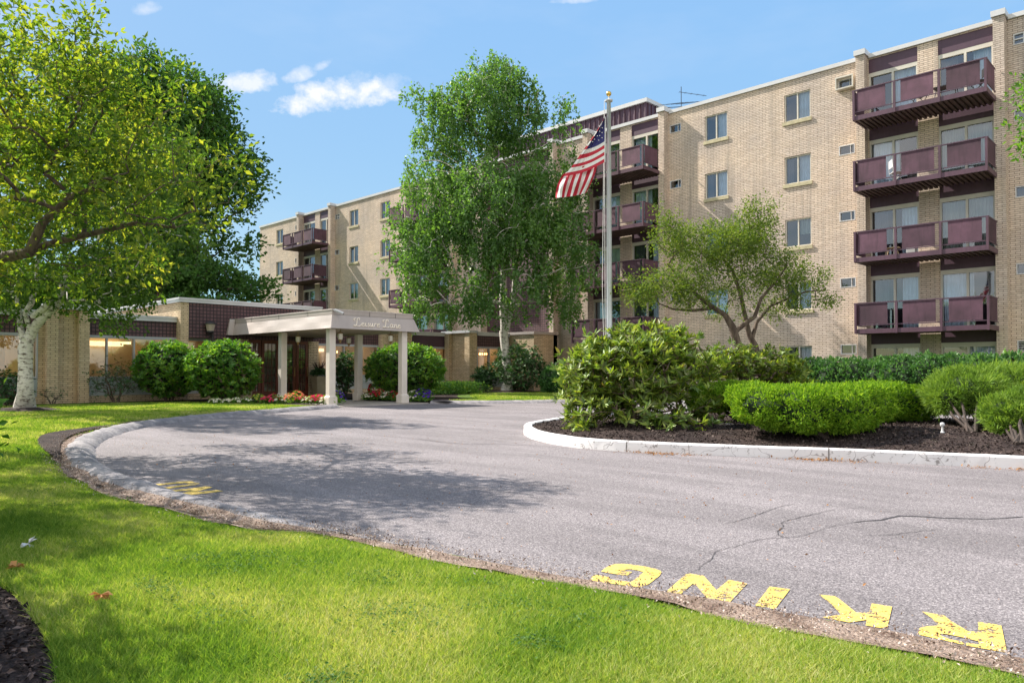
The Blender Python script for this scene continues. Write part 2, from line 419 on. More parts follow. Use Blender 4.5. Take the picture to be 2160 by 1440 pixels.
def grow(stems, ells, nclump, r_tip=.008, shell=.35, wig=.12, up=.3, minz=None):
    """stems: list of [(pt, radius)...]; returns tubes mesh data, clump points and their outward direction"""
    C0, _ = sample_ells(ells, nclump, shell)
    if minz is not None: C0 = C0[C0[:, 2] > minz]
    nodes = []; par = []; fixed = []
    for st in stems:
        prev = -1
        for i in range(len(st) - 1):
            a, ra = np.array(st[i][0], float), st[i][1]; b, rb = np.array(st[i + 1][0], float), st[i + 1][1]
            k = max(2, int(np.linalg.norm(b - a) / .35))
            for j in range(k if i < len(st) - 2 else k + 1):
                t = j / k; nodes.append(a + (b - a) * t); par.append(prev); prev = len(nodes) - 1; fixed.append(ra + (rb - ra) * t)
    nstem = len(nodes); core = np.mean([np.array(s[-1][0]) for s in stems], 0)
    cent = np.array(stems[0][0][0], float)
    order = np.argsort(np.min(np.linalg.norm(C0[:, None] - np.array(nodes)[None, ::2], axis=2), axis=1))
    chains = []; arr = np.zeros((nstem + nclump * 5, 3)); arr[:nstem] = nodes; cnt = nstem; dirs = np.zeros_like(C0)
    lowstem = np.array([min(st, key=lambda q: q[0][2])[0][2] for st in stems]).min()
    zr = C0[:, 2].max() - lowstem
    for ci in order:
        c = C0[ci]; dv = c - arr[:cnt]; dist = np.linalg.norm(dv, axis=1)
        pen = dist + 1.2 * np.maximum(0, arr[:cnt, 2] - c[2] + .15 * dist) + np.where(arr[:cnt, 2] < lowstem + .12 * zr, 1.5, 0)
        k = int(np.argmin(pen)); s = arr[k]; L = dist[k]
        mid_off = np.array([0, 0, up * L * .35]) + rng.normal(size=3) * wig * L
        ch = [k]
        for t in (.25, .5, .75, 1.0):
            p = s + (c - s) * t + mid_off * (4 * t * (1 - t)) * .5
            arr[cnt] = p; nodes.append(p); par.append(ch[-1]); ch.append(cnt); cnt += 1
        chains.append(ch); dirs[ci] = (arr[ch[-1]] - arr[ch[-2]]) / (np.linalg.norm(arr[ch[-1]] - arr[ch[-2]]) + 1e-6)
    load = np.zeros(cnt)
    for ch in chains: load[ch[-1]] += 1
    for i in range(cnt - 1, -1, -1):
        if par[i] >= 0: load[par[i]] += load[i]
    rad = r_tip * np.power(np.maximum(load, 1), .46)
    for i in range(nstem): rad[i] = fixed[i]
    mb = MB()
    for st_i, st in enumerate(stems):
        pass
    # stems as tubes
    i = 0
    while i < nstem:
        j = i + 1
        while j < nstem and par[j] == j - 1: j += 1
        mb.tube(arr[i:j], list(rad[i:j]), 10, cap=True); i = j
    for ch in chains:
        r0 = min(rad[ch[0]], rad[ch[1]] * 1.15)
        mb.tube([arr[q] for q in ch], [r0] + [rad[q] for q in ch[1:]], 5, cap=False)
    return mb, C0, dirs

def leaves_around(C0, dirs, per, sig, ln, wd, mat, name, parent, droop=.0, strand=0.0, flat=1.0, align=.5, jit=.35, upn=.5):
    n = len(C0) * per
    k = np.repeat(np.arange(len(C0)), per)
    off = rng.normal(size=(n, 3)) * sig; off[:, 2] *= flat
    P0 = C0[k] + off
    if strand:
        q = rng.integers(0, 7, n); sx = rng.normal(size=(len(C0), 7, 3)) * sig; sx[:, :, 2] *= .5
        P0 = C0[k] + sx[k, q] + rng.normal(size=(n, 3)) * .045
        P0[:, 2] -= rng.random(n) ** .8 * strand * (.4 + .6 * rng.random((len(C0), 7))[k, q])
    D = unit(off) * align + dirs[k] * .3 + rng.normal(size=(n, 3)) * jit; D[:, 2] -= droop
    Nn = rng.normal(size=(n, 3)) * .6; Nn[:, 2] += upn
    s = .65 + .7 * rng.random(n)
    return leaf_cards(name, P0, D, Nn, ln * s, wd * s, mat, parent)

def whorls(C0, dirs, per, ln, wd, mat, name, parent, spread=.9, extra=1, sig=.1):
    """rosettes of long leaves at shoot tips"""
    if extra > 1:
        k = np.repeat(np.arange(len(C0)), extra); C1 = C0[k] + rng.normal(size=(len(k), 3)) * sig; D1 = dirs[k]
    else: C1, D1 = C0, dirs
    n = len(C1); ax = unit(D1 * .5 + rng.normal(size=(n, 3)) * .35 + np.array([0, 0, .7]))
    k = np.repeat(np.arange(n), per); t = rng.normal(size=(n * per, 3)); a = ax[k]
    t = unit(t - a * (t * a).sum(1)[:, None])
    D = unit(t * spread + a * (.25 + .5 * rng.random((n * per, 1))))
    s = .7 + .5 * rng.random(n * per)
    return leaf_cards(name, C1[k] + rng.normal(size=(n * per, 3)) * .01, D, a + t * .01, ln * s, wd * s, mat, parent, fold=.15)

def surf_ells(ells, n, sq=1.0):
    """points on the outer surface of a union of ellipsoids and the outward normals"""
    out = []; nn = []
    w = np.array([(e[1][0] * e[1][1] + e[1][0] * e[1][2] + e[1][1] * e[1][2]) for e in ells]); w /= w.sum()
    k = rng.choice(len(ells), n, p=w); C0 = np.array([e[0] for e in ells])[k]; R = np.array([e[1] for e in ells])[k]
    d = unit(rng.normal(size=(n, 3))); ds = np.sign(d) * np.abs(d) ** sq
    Pp = C0 + ds * R * (1 - .22 * rng.random((n, 1)) ** 2); Nn = unit(d / R)
    keep = np.ones(n, bool)
    for i, e in enumerate(ells):
        q = (np.abs((Pp - e[0]) / e[1]) ** (2 / sq)).sum(1); keep &= (q > .62) | (k == i)
    return Pp[keep], Nn[keep]

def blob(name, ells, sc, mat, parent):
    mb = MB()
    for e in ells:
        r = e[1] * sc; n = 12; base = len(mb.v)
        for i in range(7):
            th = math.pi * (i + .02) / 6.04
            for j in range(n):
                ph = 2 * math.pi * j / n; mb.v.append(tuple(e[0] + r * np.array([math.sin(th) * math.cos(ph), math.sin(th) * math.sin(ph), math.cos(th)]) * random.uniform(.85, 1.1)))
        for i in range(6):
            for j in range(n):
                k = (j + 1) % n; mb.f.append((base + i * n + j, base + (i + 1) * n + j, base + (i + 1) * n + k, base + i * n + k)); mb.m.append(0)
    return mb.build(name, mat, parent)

def smooth_line(pts, step=.25, closed=False):
    pts = [np.array(p, float) for p in pts]; out = []; n = len(pts)
    rngi = range(n if closed else n - 1)
    for i in rngi:
        if closed: p0, p1, p2, p3 = pts[i - 1], pts[i], pts[(i + 1) % n], pts[(i + 2) % n]
        else: p0, p1, p2, p3 = pts[max(i - 1, 0)], pts[i], pts[i + 1], pts[min(i + 2, n - 1)]
        k = max(1, int(np.linalg.norm(p2 - p1) / step))
        for j in range(k):
            t = j / k
            out.append(.5 * ((2 * p1) + (-p0 + p2) * t + (2 * p0 - 5 * p1 + 4 * p2 - p3) * t * t + (-p0 + 3 * p1 - 3 * p2 + p3) * t ** 3))
    if not closed: out.append(pts[-1])
    return np.array(out)

def ribbon(name, line, prof, mat, closed=False, jit=0.0, scale=None, kind='structure', smooth=True):
    """profile (offset to the left of travel, z) swept along a 2-D line"""
    L = np.array(line)[:, :2]; n = len(L)
    if closed: T = np.roll(L, -1, 0) - np.roll(L, 1, 0)
    else: T = np.gradient(L, axis=0)
    T = T / np.linalg.norm(T, axis=1, keepdims=True); Nn = np.stack([-T[:, 1], T[:, 0]], 1)
    m = len(prof); V = np.zeros((n, m, 3))
    for j, (o, z) in enumerate(prof):
        s = np.ones(n) if scale is None else scale
        V[:, j, :2] = L + Nn * (o * s)[:, None]; V[:, j, 2] = z * s if z > 0 else z
        if jit: V[:, j, :2] += rng.normal(size=(n, 2)) * jit; V[:, j, 2] += rng.normal(size=n) * jit * .4 * (z > .01)
    idx = np.arange(n * m).reshape(n, m); a = idx if closed else idx[:-1]; b = np.roll(idx, -1, 0) if closed else idx[1:]
    Fc = np.stack([a[:, :-1], b[:, :-1], b[:, 1:], a[:, 1:]], -1).reshape(-1, 4)
    o = np_mesh(name, V.reshape(-1, 3), Fc, mat, None, smooth=smooth); return tag(o, kind=kind)

def inside(poly, pts):
    x, y = pts[:, 0], pts[:, 1]; c = np.zeros(len(pts), bool); n = len(poly)
    for i in range(n):
        x0, y0 = poly[i]; x1, y1 = poly[(i + 1) % n]
        if y0 == y1: continue
        k = ((y0 > y) != (y1 > y)) & (x < (x1 - x0) * (y - y0) / (y1 - y0) + x0); c ^= k
    return c

def edge_dist(poly, pts):
    d = np.full(len(pts), 1e9); n = len(poly)
    for i in range(n):
        a = poly[i]; b = poly[(i + 1) % n]; ab = b - a; t = np.clip(((pts - a) @ ab) / (ab @ ab + 1e-12), 0, 1)
        d = np.minimum(d, np.linalg.norm(pts - a - t[:, None] * ab, axis=1))
    return d

def sheet(name, poly, mat, hfun, grid=.6, kind='structure'):
    poly = np.array(poly)[:, :2]; lo = poly.min(0); hi = poly.max(0)
    gx, gy = np.meshgrid(np.arange(lo[0], hi[0], grid), np.arange(lo[1], hi[1], grid)); g = np.stack([gx.ravel(), gy.ravel()], 1)
    g = g + rng.normal(size=g.shape) * grid * .08
    g = g[inside(poly, g)]; g = g[edge_dist(poly, g) > grid * .35]
    pts = [Vector((float(a), float(b))) for a, b in np.concatenate([poly, g])]
    ed = [(i, (i + 1) % len(poly)) for i in range(len(poly))]
    v, e, f, _, _, _ = delaunay_2d_cdt(pts, ed, [], 1, 1e-5)
    V = np.array([(p.x, p.y) for p in v]); z = hfun(V, edge_dist(poly, V))
    me = bpy.data.meshes.new(name); me.from_pydata(np.column_stack([V, z]).tolist(), [], [tuple(q) for q in f]); me.update()
    me.polygons.foreach_set('use_smooth', [True] * len(me.polygons))
    return tag(link(name, me, mat), kind=kind)

# ================================================================== GROUND
tag(MB().box(-500, 500, -500, 500, -.6, -.03).build('ground', MEADOW), kind='structure')
near = [onZ(*p) for p in ((900, 1160), (1020, 1184), (1160, 1212), (1351, 1242), (1540, 1273), (1634, 1290), (1871, 1332), (2124, 1384), (2200, 1401))]
left_near = [onZ(*p) for p in ((800, 1141), (700, 1121), (600, 1100), (486, 1074), (400, 1054), (330, 1034), (262, 1010), (214, 986), (194, 962))]
far = [onZ(*p) for p in ((205, 936), (240, 918), (290, 904), (356, 893), (486, 879), (640, 866))]
e0 = near[-1]; e00 = near[-1] + (near[-1] - near[-2]) * 2.0
edge_pts = [(7.0, 6.4), (3.2, 4.4), tuple(e00[:2])] + [p[:2] for p in near[::-1]] + [p[:2] for p in left_near] + [p[:2] for p in far] + [(-20.3, 12.6), (-20.6, 13.25)]
EDGE = smooth_line(edge_pts, .2)
DRV = [(-34, -6), (30, -6), (30, 24.2), (10, 24), (-8, 23.6), (-15, 23.0)]
# driveway: one asphalt sheet under the lawns and the island
tag(np_mesh('asphalt_driveway', np.array([(-29, 1, 0), (60, 1, 0), (60, 26.5, 0), (-29, 26.5, 0)]), np.array([[0, 1, 2, 3]]), ASPH), kind='structure')
lawn_poly = np.array([tuple(p) for p in EDGE] + [(-22.2, 13.35), (-28.36, 13.35), (-28.36, 11.3), (-28.75, 11.2), (-28.75, -20), (40, -20), (40, 7)])
def lawn_h(V, d):
    base = np.where(V[:, 0] < -20, .05, .09)
    return base * np.clip(d / 1.4, 0, 1) + .012 * np.sin(V[:, 0] * .9) * np.clip((d - .3) / 2, 0, 1) + .006
LAWN = sheet('lawn', lawn_poly, SOILG, lawn_h, .45)
# asphalt berm kerb on the left and far part, thin dirt strip all along
n_e = len(EDGE); sx = EDGE[:, 0]
ik = np.where(sx < -4.0)[0]; ke = EDGE[ik]
sc = np.clip((-ke[:, 0] - 4.0) / 3.5, .12, 1.0)
ribbon('asphalt_kerb', ke, [(-.05, .0), (.01, .055), (.10, .10), (.20, .115), (.30, .10), (.38, .02)], KERBA, jit=.012, scale=sc)
i2 = np.where(sx < 7)[0]; e2 = EDGE[i2]
wid = .29 + .07 * np.sin(np.arange(len(e2)) * .21) + .05 * np.sin(np.arange(len(e2)) * .77)
T = np.gradient(e2, axis=0); T /= np.linalg.norm(T, axis=1, keepdims=True); NL = np.stack([-T[:, 1], T[:, 0]], 1)
V = []; 
offs = [-.015, .09, .5, 1.0]; zz = [.004, .012, .045, .085]
off_in = np.where(e2[:, 0] < -5, .32, 0.0); wid = np.where(e2[:, 0] < -5, wid * .55, wid)
for j, (o, z) in enumerate(zip(offs, zz)):
    oo = (o if j < 2 else wid * (o)) + off_in
    q = e2 + NL * oo[:, None] + rng.normal(size=e2.shape) * (.012 if j in (0, 3) else .02)
    if j >= 1: z = lawn_h(q, oo) + (.012 if j == 1 else .016)
    V.append(np.column_stack([q, np.full(len(q), 1.0) * z + rng.normal(size=len(q)) * .004 * (j > 0) + (np.where(off_in > 0, .08, 0) if j < 1 else 0)]))
V = np.stack(V, 1); idx = np.arange(len(e2) * 4).reshape(-1, 4)
Fc = np.stack([idx[:-1, :-1], idx[1:, :-1], idx[1:, 1:], idx[:-1, 1:]], -1).reshape(-1, 4)
tag(np_mesh('soil_strip', V.reshape(-1, 3), Fc, SOIL, smooth=True), kind='structure')
def scatter_chips(name, pts, zf, mat, smin, smax, flat=.5, kind='stuff', **kw):
    n = len(pts); P0 = np.column_stack([pts, zf + rng.random(n) * .012])
    D = rng.normal(size=(n, 3)); D[:, 2] *= flat; Nn = rng.normal(size=(n, 3)) * .5; Nn[:, 2] += 1
    s = smin + (smax - smin) * rng.random(n)
    return tag(leaf_cards(name, P0, D, Nn, s, s * .55, mat, None), kind=kind, **kw)
PEBB = leaf_mat('pebble_and_litter', [(.10, .06, .05), (.24, .17, .13), (.48, .38, .32), (.60, .52, .48)], .0, .02)
CHIP = leaf_mat('bark_chip', [(.012, .008, .008), (.03, .02, .02), (.06, .042, .04), (.16, .12, .11)], .0, .04)
LITTER = leaf_mat('dry_leaf_litter', [(.16, .07, .03), (.36, .16, .06), (.50, .28, .12)], .2, .03)
# stones in the dirt strip
k = rng.integers(0, len(e2), 26000); t = rng.random(26000)
near_w = rng.random(26000) < np.clip(6 / np.linalg.norm(e2[k], axis=1), 0, 1); k = k[near_w]; t = t[near_w]
scatter_chips('strip_gravel', e2[k] + NL[k] * (off_in[k] + .0 + wid[k] * t * 1.15)[:, None] + rng.normal(size=(len(k), 2)) * .1, .02 + .06 * t + np.where(off_in[k] > 0, .035, 0), PEBB, .006, .022, 1.0, label='loose gravel and litter along the driveway edge', cat='gravel')

# second lawn, by the building right of the canopy
K2 = smooth_line([(-20.9, 17.3), (-19.9, 17.9), (-19.1, 19.0), (-18.3, 20.6), (-17.2, 22.4), (-15, 23.6), (-11, 24.4), (-4, 24.8), (8, 25), (40, 25)], .3)
lawn2 = np.array([tuple(p) for p in K2] + [(40, 30.9), (-26.5, 30.9), (-26.5, 28.95), (-28.3, 28.9), (-28.3, 26.25), (-30.3, 26.2), (-30.3, 17.3)])
sheet('lawn', lawn2, SOILG, lambda V, d: .10 * np.clip(d / .4, 0, 1) + .004, .7)
ribbon('asphalt_kerb', K2[:70], [(-.16, .0), (-.10, .05), (0.0, .095), (.12, .11), (.24, .10), (.34, .03)], KERBA, jit=.012)
# mulch beds: along the building, around both birches, and at the camera's left
def bed(pts, z, amp=.04, grid=.35, chips=0, csz=(.015, .05), step=.3):
    pl = smooth_line(pts, step, True)
    sheet('mulch_bed', pl, MULCH, lambda V, d: z - .02 + amp * np.clip(d / .5, 0, 1), grid)
    if chips:
        lo, hi = pl.min(0), pl.max(0); q = lo + (hi - lo) * rng.random((chips, 2)); q = q[inside(pl, q)]
        dd = edge_dist(pl, q)
        scatter_chips('bark_chips', q, z - .02 + amp * np.clip(dd / .5, 0, 1), CHIP, *csz, .6, label='bark chips strewn over the mulch bed', cat='bark chips')
APEX = [tuple(onZ(u, v, .09)[:2]) for u, v in ((128, 966), (96, 948), (78, 930), (100, 912), (190, 899), (280, 889), (300, 884), (262, 890), (170, 909), (132, 928), (126, 948))]
NEARBED = [tuple(onZ(u, v, .125)[:2]) for u, v in ((0, 1228), (50, 1272), (92, 1330), (114, 1392), (118, 1445), (100, 1530), (0, 1700))] + [(-2.6, -.4), (-6.5, -.8), (-6.9, .3), (-5.6, .75)]
bed([(-28.7, 6.6), (-27.9, 8.4), (-27.0, 9.6), (-26.1, 11.0), (-24.3, 12.0), (-22.0, 12.6), (-20.95, 12.95), (-21.3, 13.3), (-24.6, 13.38), (-28.2, 13.3), (-28.6, 11)], .085)
bed([(-25.9, 4.9), (-24.4, 4.7), (-23.6, 5.4), (-24.2, 6.3), (-25.6, 6.2)], .09, .07)
bed([(-27.0, 25.6), (-25.7, 24.9), (-24.6, 25.8), (-24.9, 27.4), (-26.4, 27.8)], .12, .12)
bed([(-30.2, 17.3), (-21.1, 17.25), (-20.2, 17.8), (-20.4, 19.0), (-22.6, 20.6), (-25.5, 23.2), (-27.6, 25.3), (-29.9, 26)], .11, .02)
bed([(-28.2, 26.5), (-26.8, 27.8), (-23.9, 28.6), (-20, 28.4), (-19.6, 30.6), (-26, 30.7)], .12, .02)
bed(NEARBED, .125, .03, .25, 16000, (.012, .045), .15)
bed(APEX, .10, .03, .3)
# (near bed outline surveyed above)
# concrete entrance walk under the canopy
MB().box(-28.36, -20.95, 13.36, 17.22, -.05, .03).build('entrance_walk', CONC, bevel=.01)['kind'] = 'structure'

# island
isl = smooth_line([(-2.58, 10.54), (-1.82, 10.77), (1, 11.5), (5, 13.2), (7, 15.5), (5, 17.4), (0, 17.9), (-5, 17.8), (-8.6, 16.9), (-10.5, 15.0), (-10.95, 13.2), (-10.62, 12.0), (-10.3, 11.1), (-9.75, 10.35), (-8.79, 9.55), (-7.84, 9.1), (-6.96, 8.95), (-5.6, 9.32), (-3.88, 10.08)], .2, True)
ribbon('white_kerb', isl, [(-.0, -.02), (.008, .135), (.022, .15), (.15, .152), (.168, .14), (.172, .05)], KERBW, True, jit=.003, smooth=False)
ITL = np.roll(isl, -1, 0) - np.roll(isl, 1, 0); ITL /= np.linalg.norm(ITL, axis=1, keepdims=True); IN = np.stack([-ITL[:, 1], ITL[:, 0]], 1)
isl_in = isl + IN * .165
def isl_h(V, d): return .115 + .16 * np.clip(d / 2.0, 0, 1) ** .8 + .02 * np.sin(V[:, 0] * 3) * np.clip(d, 0, 1)
sheet('mulch_bed', isl_in, MULCH, isl_h, .35)
q = np.array([-11, 8.8]) + np.array([13, 9.2]) * rng.random((90000, 2)); q = q[inside(isl_in, q)]; q = q[rng.random(len(q)) < np.clip(11 / np.linalg.norm(q, axis=1), 0, 1) ** 2]
scatter_chips('bark_chips', q, isl_h(q, edge_dist(isl_in, q)) - .003, CHIP, .018, .055, .6, label='bark chips strewn over the planted island', cat='bark chips')
# leaf litter against the white kerb
k = np.where((isl[:, 0] > -6.5) & (isl[:, 0] < 1) & (isl[:, 1] < 12))[0]
kk = rng.choice(k, 2600); dens = .5 + .5 * np.sin(isl[kk, 0] * 3.1 + 1); kk = kk[rng.random(len(kk)) < dens ** 2]
scatter_chips('dry_leaves', isl[kk] - IN[kk] * (rng.random(len(kk))[:, None] ** 2 * .16) + rng.normal(size=(len(kk), 2)) * .08, .006, LITTER, .015, .045, .4, label='dry orange leaf litter along the white kerb', cat='dry leaves')

# joints in the cast kerb, each a thin dark gap across the top and the outer face
jm = MB()
for q_ in range(6, len(isl), 13):
    p_ = isl[q_]; t_ = ITL[q_]; n_ = IN[q_]
    for (o0, z0_, o1, z1_) in ((-.003, .0, -.003, .153), (-.003, .1535, .165, .1545)):
        a_ = p_ + n_ * o0; b_ = p_ + n_ * o1; w_ = t_ * .006
        jm.quad((*(a_ - w_), z0_), (*(a_ + w_), z0_), (*(b_ + w_), z1_), (*(b_ - w_), z1_))
tag(jm.build('kerb_joints', M('dirty_joint', (.12, .11, .10), .9)), kind='structure')
# sparse grit and leaf crumbs blown over the asphalt, and clover in the lawn
qq = np.array([-16, 3.5]) + np.array([16, 9]) * rng.random((1500, 2)); qq = qq[~inside(lawn_poly, qq) & ~inside(isl, qq)]
scatter_chips('leaf_crumbs', qq, .004, LITTER, .008, .028, .5, label='sparse dry leaf crumbs blown over the driveway', cat='leaf crumbs')
cc_ = np.array([-8, .6]) + np.array([7.6, 2.3]) * rng.random((34, 2)); kk_ = rng.integers(0, 34, 5200); qq = cc_[kk_] + rng.normal(size=(5200, 2)) * (.05 + .12 * rng.random(34))[kk_][:, None]
qq = qq[inside(lawn_poly, qq)]; qq = qq[(qq[:, 0] > -2.5) | (qq[:, 1] > 1.35)]; qq = qq[edge_dist(lawn_poly, qq) > .5]
P_ = np.column_stack([qq, lawn_h(qq, edge_dist(lawn_poly, qq)) + .028 + .014 * rng.random(len(qq))]); D_ = rng.normal(size=(len(qq), 3)); D_[:, 2] *= .25
tag(leaf_cards('clover', P_, D_, rng.normal(size=(len(qq), 3)) * .2 + [0, 0, 1], .016, .014, leaf_mat('clover_leaf', [(.03, .10, .02), (.07, .17, .04), (.14, .22, .08)], .3, .03), None), 'low clover patches growing in the near lawn', 'clover', kind='stuff')

# painted letters, seen upside down
def marking(rings, hole=None, sc=1.0, ox=0, oy=0):
    mb = MB()
    for r in rings:
        pts = [Vector(onZ(ox + x / sc, oy + y / sc, .004)[:2]) for x, y in r]
        v, e, f, _, _, _ = delaunay_2d_cdt(pts, [(i, (i + 1) % len(pts)) for i in range(len(pts))], [], 1, 1e-6)
        for q in f: mb.poly([(v[i].x, v[i].y, .004) for i in q])
    o = mb.build('painted_road_letter', YEL); tag(o, kind='structure'); return o
z1 = dict(sc=4.5, ox=1220, oy=1170); z2 = dict(sc=4.5, ox=1680, oy=1240); z3 = dict(sc=10.8, ox=290, oy=1000)
marking([[(215, 155), (250, 125), (300, 98), (360, 82), (430, 82), (520, 90), (620, 105), (730, 128), (780, 148), (790, 165), (770, 195), (690, 258), (640, 290), (590, 303), (520, 296), (400, 280), (240, 258), (135, 240), (115, 222), (130, 205), (165, 185), (290, 205), (300, 228), (380, 240), (495, 255), (530, 235), (620, 160), (560, 142), (470, 132), (420, 142), (510, 160), (460, 195), (330, 175)]], **z1)
marking([[(830, 345), (1020, 182), (1060, 174), (1190, 195), (1310, 330), (1430, 233), (1605, 268), (1440, 442), (1230, 410), (1200, 385), (1130, 295), (1085, 270), (970, 370)]], **z1)
marking([[(1675, 480), (1815, 297), (2010, 322), (1865, 512)]], **z1)
marking([[(215, 58), (360, 72), (400, 95), (570, 230), (690, 228), (715, 142), (908, 172), (860, 385), (655, 350), (668, 298), (500, 322), (240, 272), (425, 250), (335, 150)]], **z2)
marking([[(1190, 218), (1400, 255), (1470, 310), (1630, 405), (1722, 408), (1728, 355), (1720, 312), (1945, 350), (1985, 540), (2000, 610), (1800, 575), (1610, 540), (1606, 512), (1735, 533), (1725, 500), (1600, 468), (1430, 433), (1350, 430), (1385, 455), (1460, 482), (1590, 508), (1596, 536), (1340, 478), (1170, 440), (1152, 415), (1170, 375), (1240, 358), (1345, 352), (1290, 285)]], **z2)
marking([[(230, 245), (420, 215), (600, 205), (880, 165), (1060, 150), (1240, 158), (1310, 180), (1400, 190), (1420, 210), (1330, 240), (900, 290), (720, 325), (540, 342), (420, 330), (250, 285), (455, 262), (480, 282), (640, 290), (1150, 225), (1180, 212), (1120, 195), (900, 205), (520, 245)]], **z3)
marking([[(580, 380), (870, 352), (1250, 310), (1500, 280), (1610, 268), (1710, 295), (1300, 400), (1600, 375), (1810, 355), (1950, 378), (1700, 412), (1300, 455), (1000, 495), (860, 512), (790, 475), (1000, 425), (1250, 350), (900, 385), (640, 425)]], **z3)
# cracks and a tar-filled seam in the asphalt
CRK = M('dark_crack_filler', (.055, .05, .055), .8, .2, 6)
def crack(px, w):
    L = smooth_line([onZ(x, y)[:2] for x, y in px], .05); n = len(L)
    L = L + rng.normal(size=L.shape) * .006; w = np.interp(np.linspace(0, 1, n), np.linspace(0, 1, len(w)), w) * (.7 + .6 * rng.random(n))
    T = np.gradient(L, axis=0); T /= np.linalg.norm(T, axis=1, keepdims=True) + 1e-9; Q = np.stack([-T[:, 1], T[:, 0]], 1)
    V = np.stack([np.column_stack([L - Q * w[:, None] / 2, np.full(n, .0035)]), np.column_stack([L + Q * w[:, None] / 2, np.full(n, .0035)])], 1).reshape(-1, 3)
    i = np.arange(n - 1)[:, None] * 2; tag(np_mesh('asphalt_crack', V, i + [0, 2, 3, 1], CRK), kind='structure')
crack([(2160, 1090), (2080, 1094), (1990, 1092), (1900, 1088), (1860, 1096), (1800, 1101)], [.014, .018, .024, .028, .026, .012])
crack([(1800, 1101), (1760, 1108), (1720, 1122), (1680, 1132), (1600, 1138), (1560, 1150), (1510, 1164), (1505, 1172), (1465, 1205), (1400, 1220)], [.005, .004, .006, .004, .005, .003])
crack([(1650, 1110), (1655, 1100), (1700, 1088), (1760, 1075), (1830, 1069)], [.008, .006, .004])
crack([(1650, 1112), (1640, 1128), (1665, 1134)], [.006, .006]); crack([(1545, 1103), (1590, 1088), (1640, 1070), (1680, 1062)], [.005, .007, .004])
crack([(1830, 1130), (1900, 1125), (1980, 1115)], [.004, .006, .003])
crack([(880, 925), (960, 935), (1090, 938), (1200, 945)], [.012, .02, .012])
crack([(700, 985), (840, 975), (930, 972)], [.008, .012])

# ================================================================== APARTMENT BUILDING
YW = 31.0; ST = 2.705; TOP = 13.65
apt = thing('apartment_building', 'long five storey tan brick apartment block with plum balconies', 'building', (-29, YW, 0))
SH = {'A': 0.0, 'B': -13.9, 'C': -29.4, 'D': -43.35}
def g(x, s): return x + SH[s]
XL, XR = -60.9, 9.0
holes = []   # (x0,x1,z0,z1)
for s in 'ABCD':
    holes += [(g(-10.25, s), g(-8.47, s), .08, 13.6), (g(-7.77, s), g(-6.0, s), .08, 13.6)]
wins = []
for x0 in (-13.72, -17.53, -47.0, -43.12, -58.0, 1.0):
    for k in range(5): wins.append((x0, x0 + 1.14, 13.06 - ST * k - 1.18, 13.06 - ST * k))
acs = []
for x0 in (-11.42, -5.38, -19.42, -48.95, -40.75, -33.8, -54.9):
    for k in range(5): acs.append((x0, x0 + .62, 13.07 - ST * k - .39, 13.07 - ST * k))
STAIR = (-32.3, -26.9, .3, 13.6)
holes += wins + acs + [STAIR]
def wall_with_holes(x0, x1, z0, z1, holes, y, depth):
    xs = sorted(set([x0, x1] + [h[0] for h in holes] + [h[1] for h in holes])); mb = MB()
    for i in range(len(xs) - 1):
        a, b = xs[i], xs[i + 1]
        hs = sorted([(h[2], h[3]) for h in holes if h[0] <= a + 1e-6 and h[1] >= b - 1e-6]); z = z0
        for h0, h1 in hs + [(z1, z1)]:
            if h0 > z + 1e-6: mb.quad((a, y, z), (b, y, z), (b, y, h0), (a, y, h0))
            z = max(z, h1)
    for h in holes:
        a, b, c, d = h
        mb.quad((a, y, c), (a, y, d), (a, y + depth, d), (a, y + depth, c)); mb.quad((b, y, c), (b, y + depth, c), (b, y + depth, d), (b, y, d))
        mb.quad((a, y, d), (b, y, d), (b, y + depth, d), (a, y + depth, d)); mb.quad((a, y, c), (a, y + depth, c), (b, y + depth, c), (b, y, c))
    return mb
mb = wall_with_holes(XL, XR, -.05, TOP, holes, YW, .3)
mb.quad((XL, YW + 16, -.05), (XL, YW, -.05), (XL, YW, TOP), (XL, YW + 16, TOP)); mb.quad((XR, YW, -.05), (XR, YW + 16, -.05), (XR, YW + 16, TOP), (XR, YW, TOP))
mb.quad((XR, YW + 16, -.05), (XL, YW + 16, -.05), (XL, YW + 16, TOP), (XR, YW + 16, TOP))
mb.build('wall', BRICK, apt)
MB().box(XL + .1, XR - .1, YW + .35, YW + 15.9, TOP - .3, TOP - .02).build('roof', ROOFM, apt)
MB().box(XL + .2, XR - .2, YW + 1.2, YW + 1.3, 0, TOP - .35).build('interior', DARK, apt)
cp = MB(); pils = []
for s in 'ABCD':
    pils += [(g(-10.6, s), g(-10.27, s)), (g(-5.92, s), g(-5.58, s))]
pils += [(-26.88, -26.55), (-32.66, -32.32)]
for a, b in pils:
    MB().box(a, b, YW - .42, YW - .003, -.05, TOP + .06).build('pilaster', BRICK, apt)
xs = sorted([(a - .05, b + .05) for a, b in pils]); x = XL - .06
for a, b in xs + [(XR + .06, XR + .06)]:
    if a > x: cp.box(x, a, YW - .07, YW + .3, TOP, TOP + .16)
    if b > a: cp.box(a, b, YW - .49, YW + .3, TOP + .063, TOP + .27)
    x = b
cp.box(XL - .06, XL + .2, YW + .3, YW + 16, TOP, TOP + .2)
cp.build('coping', WHITE, apt)

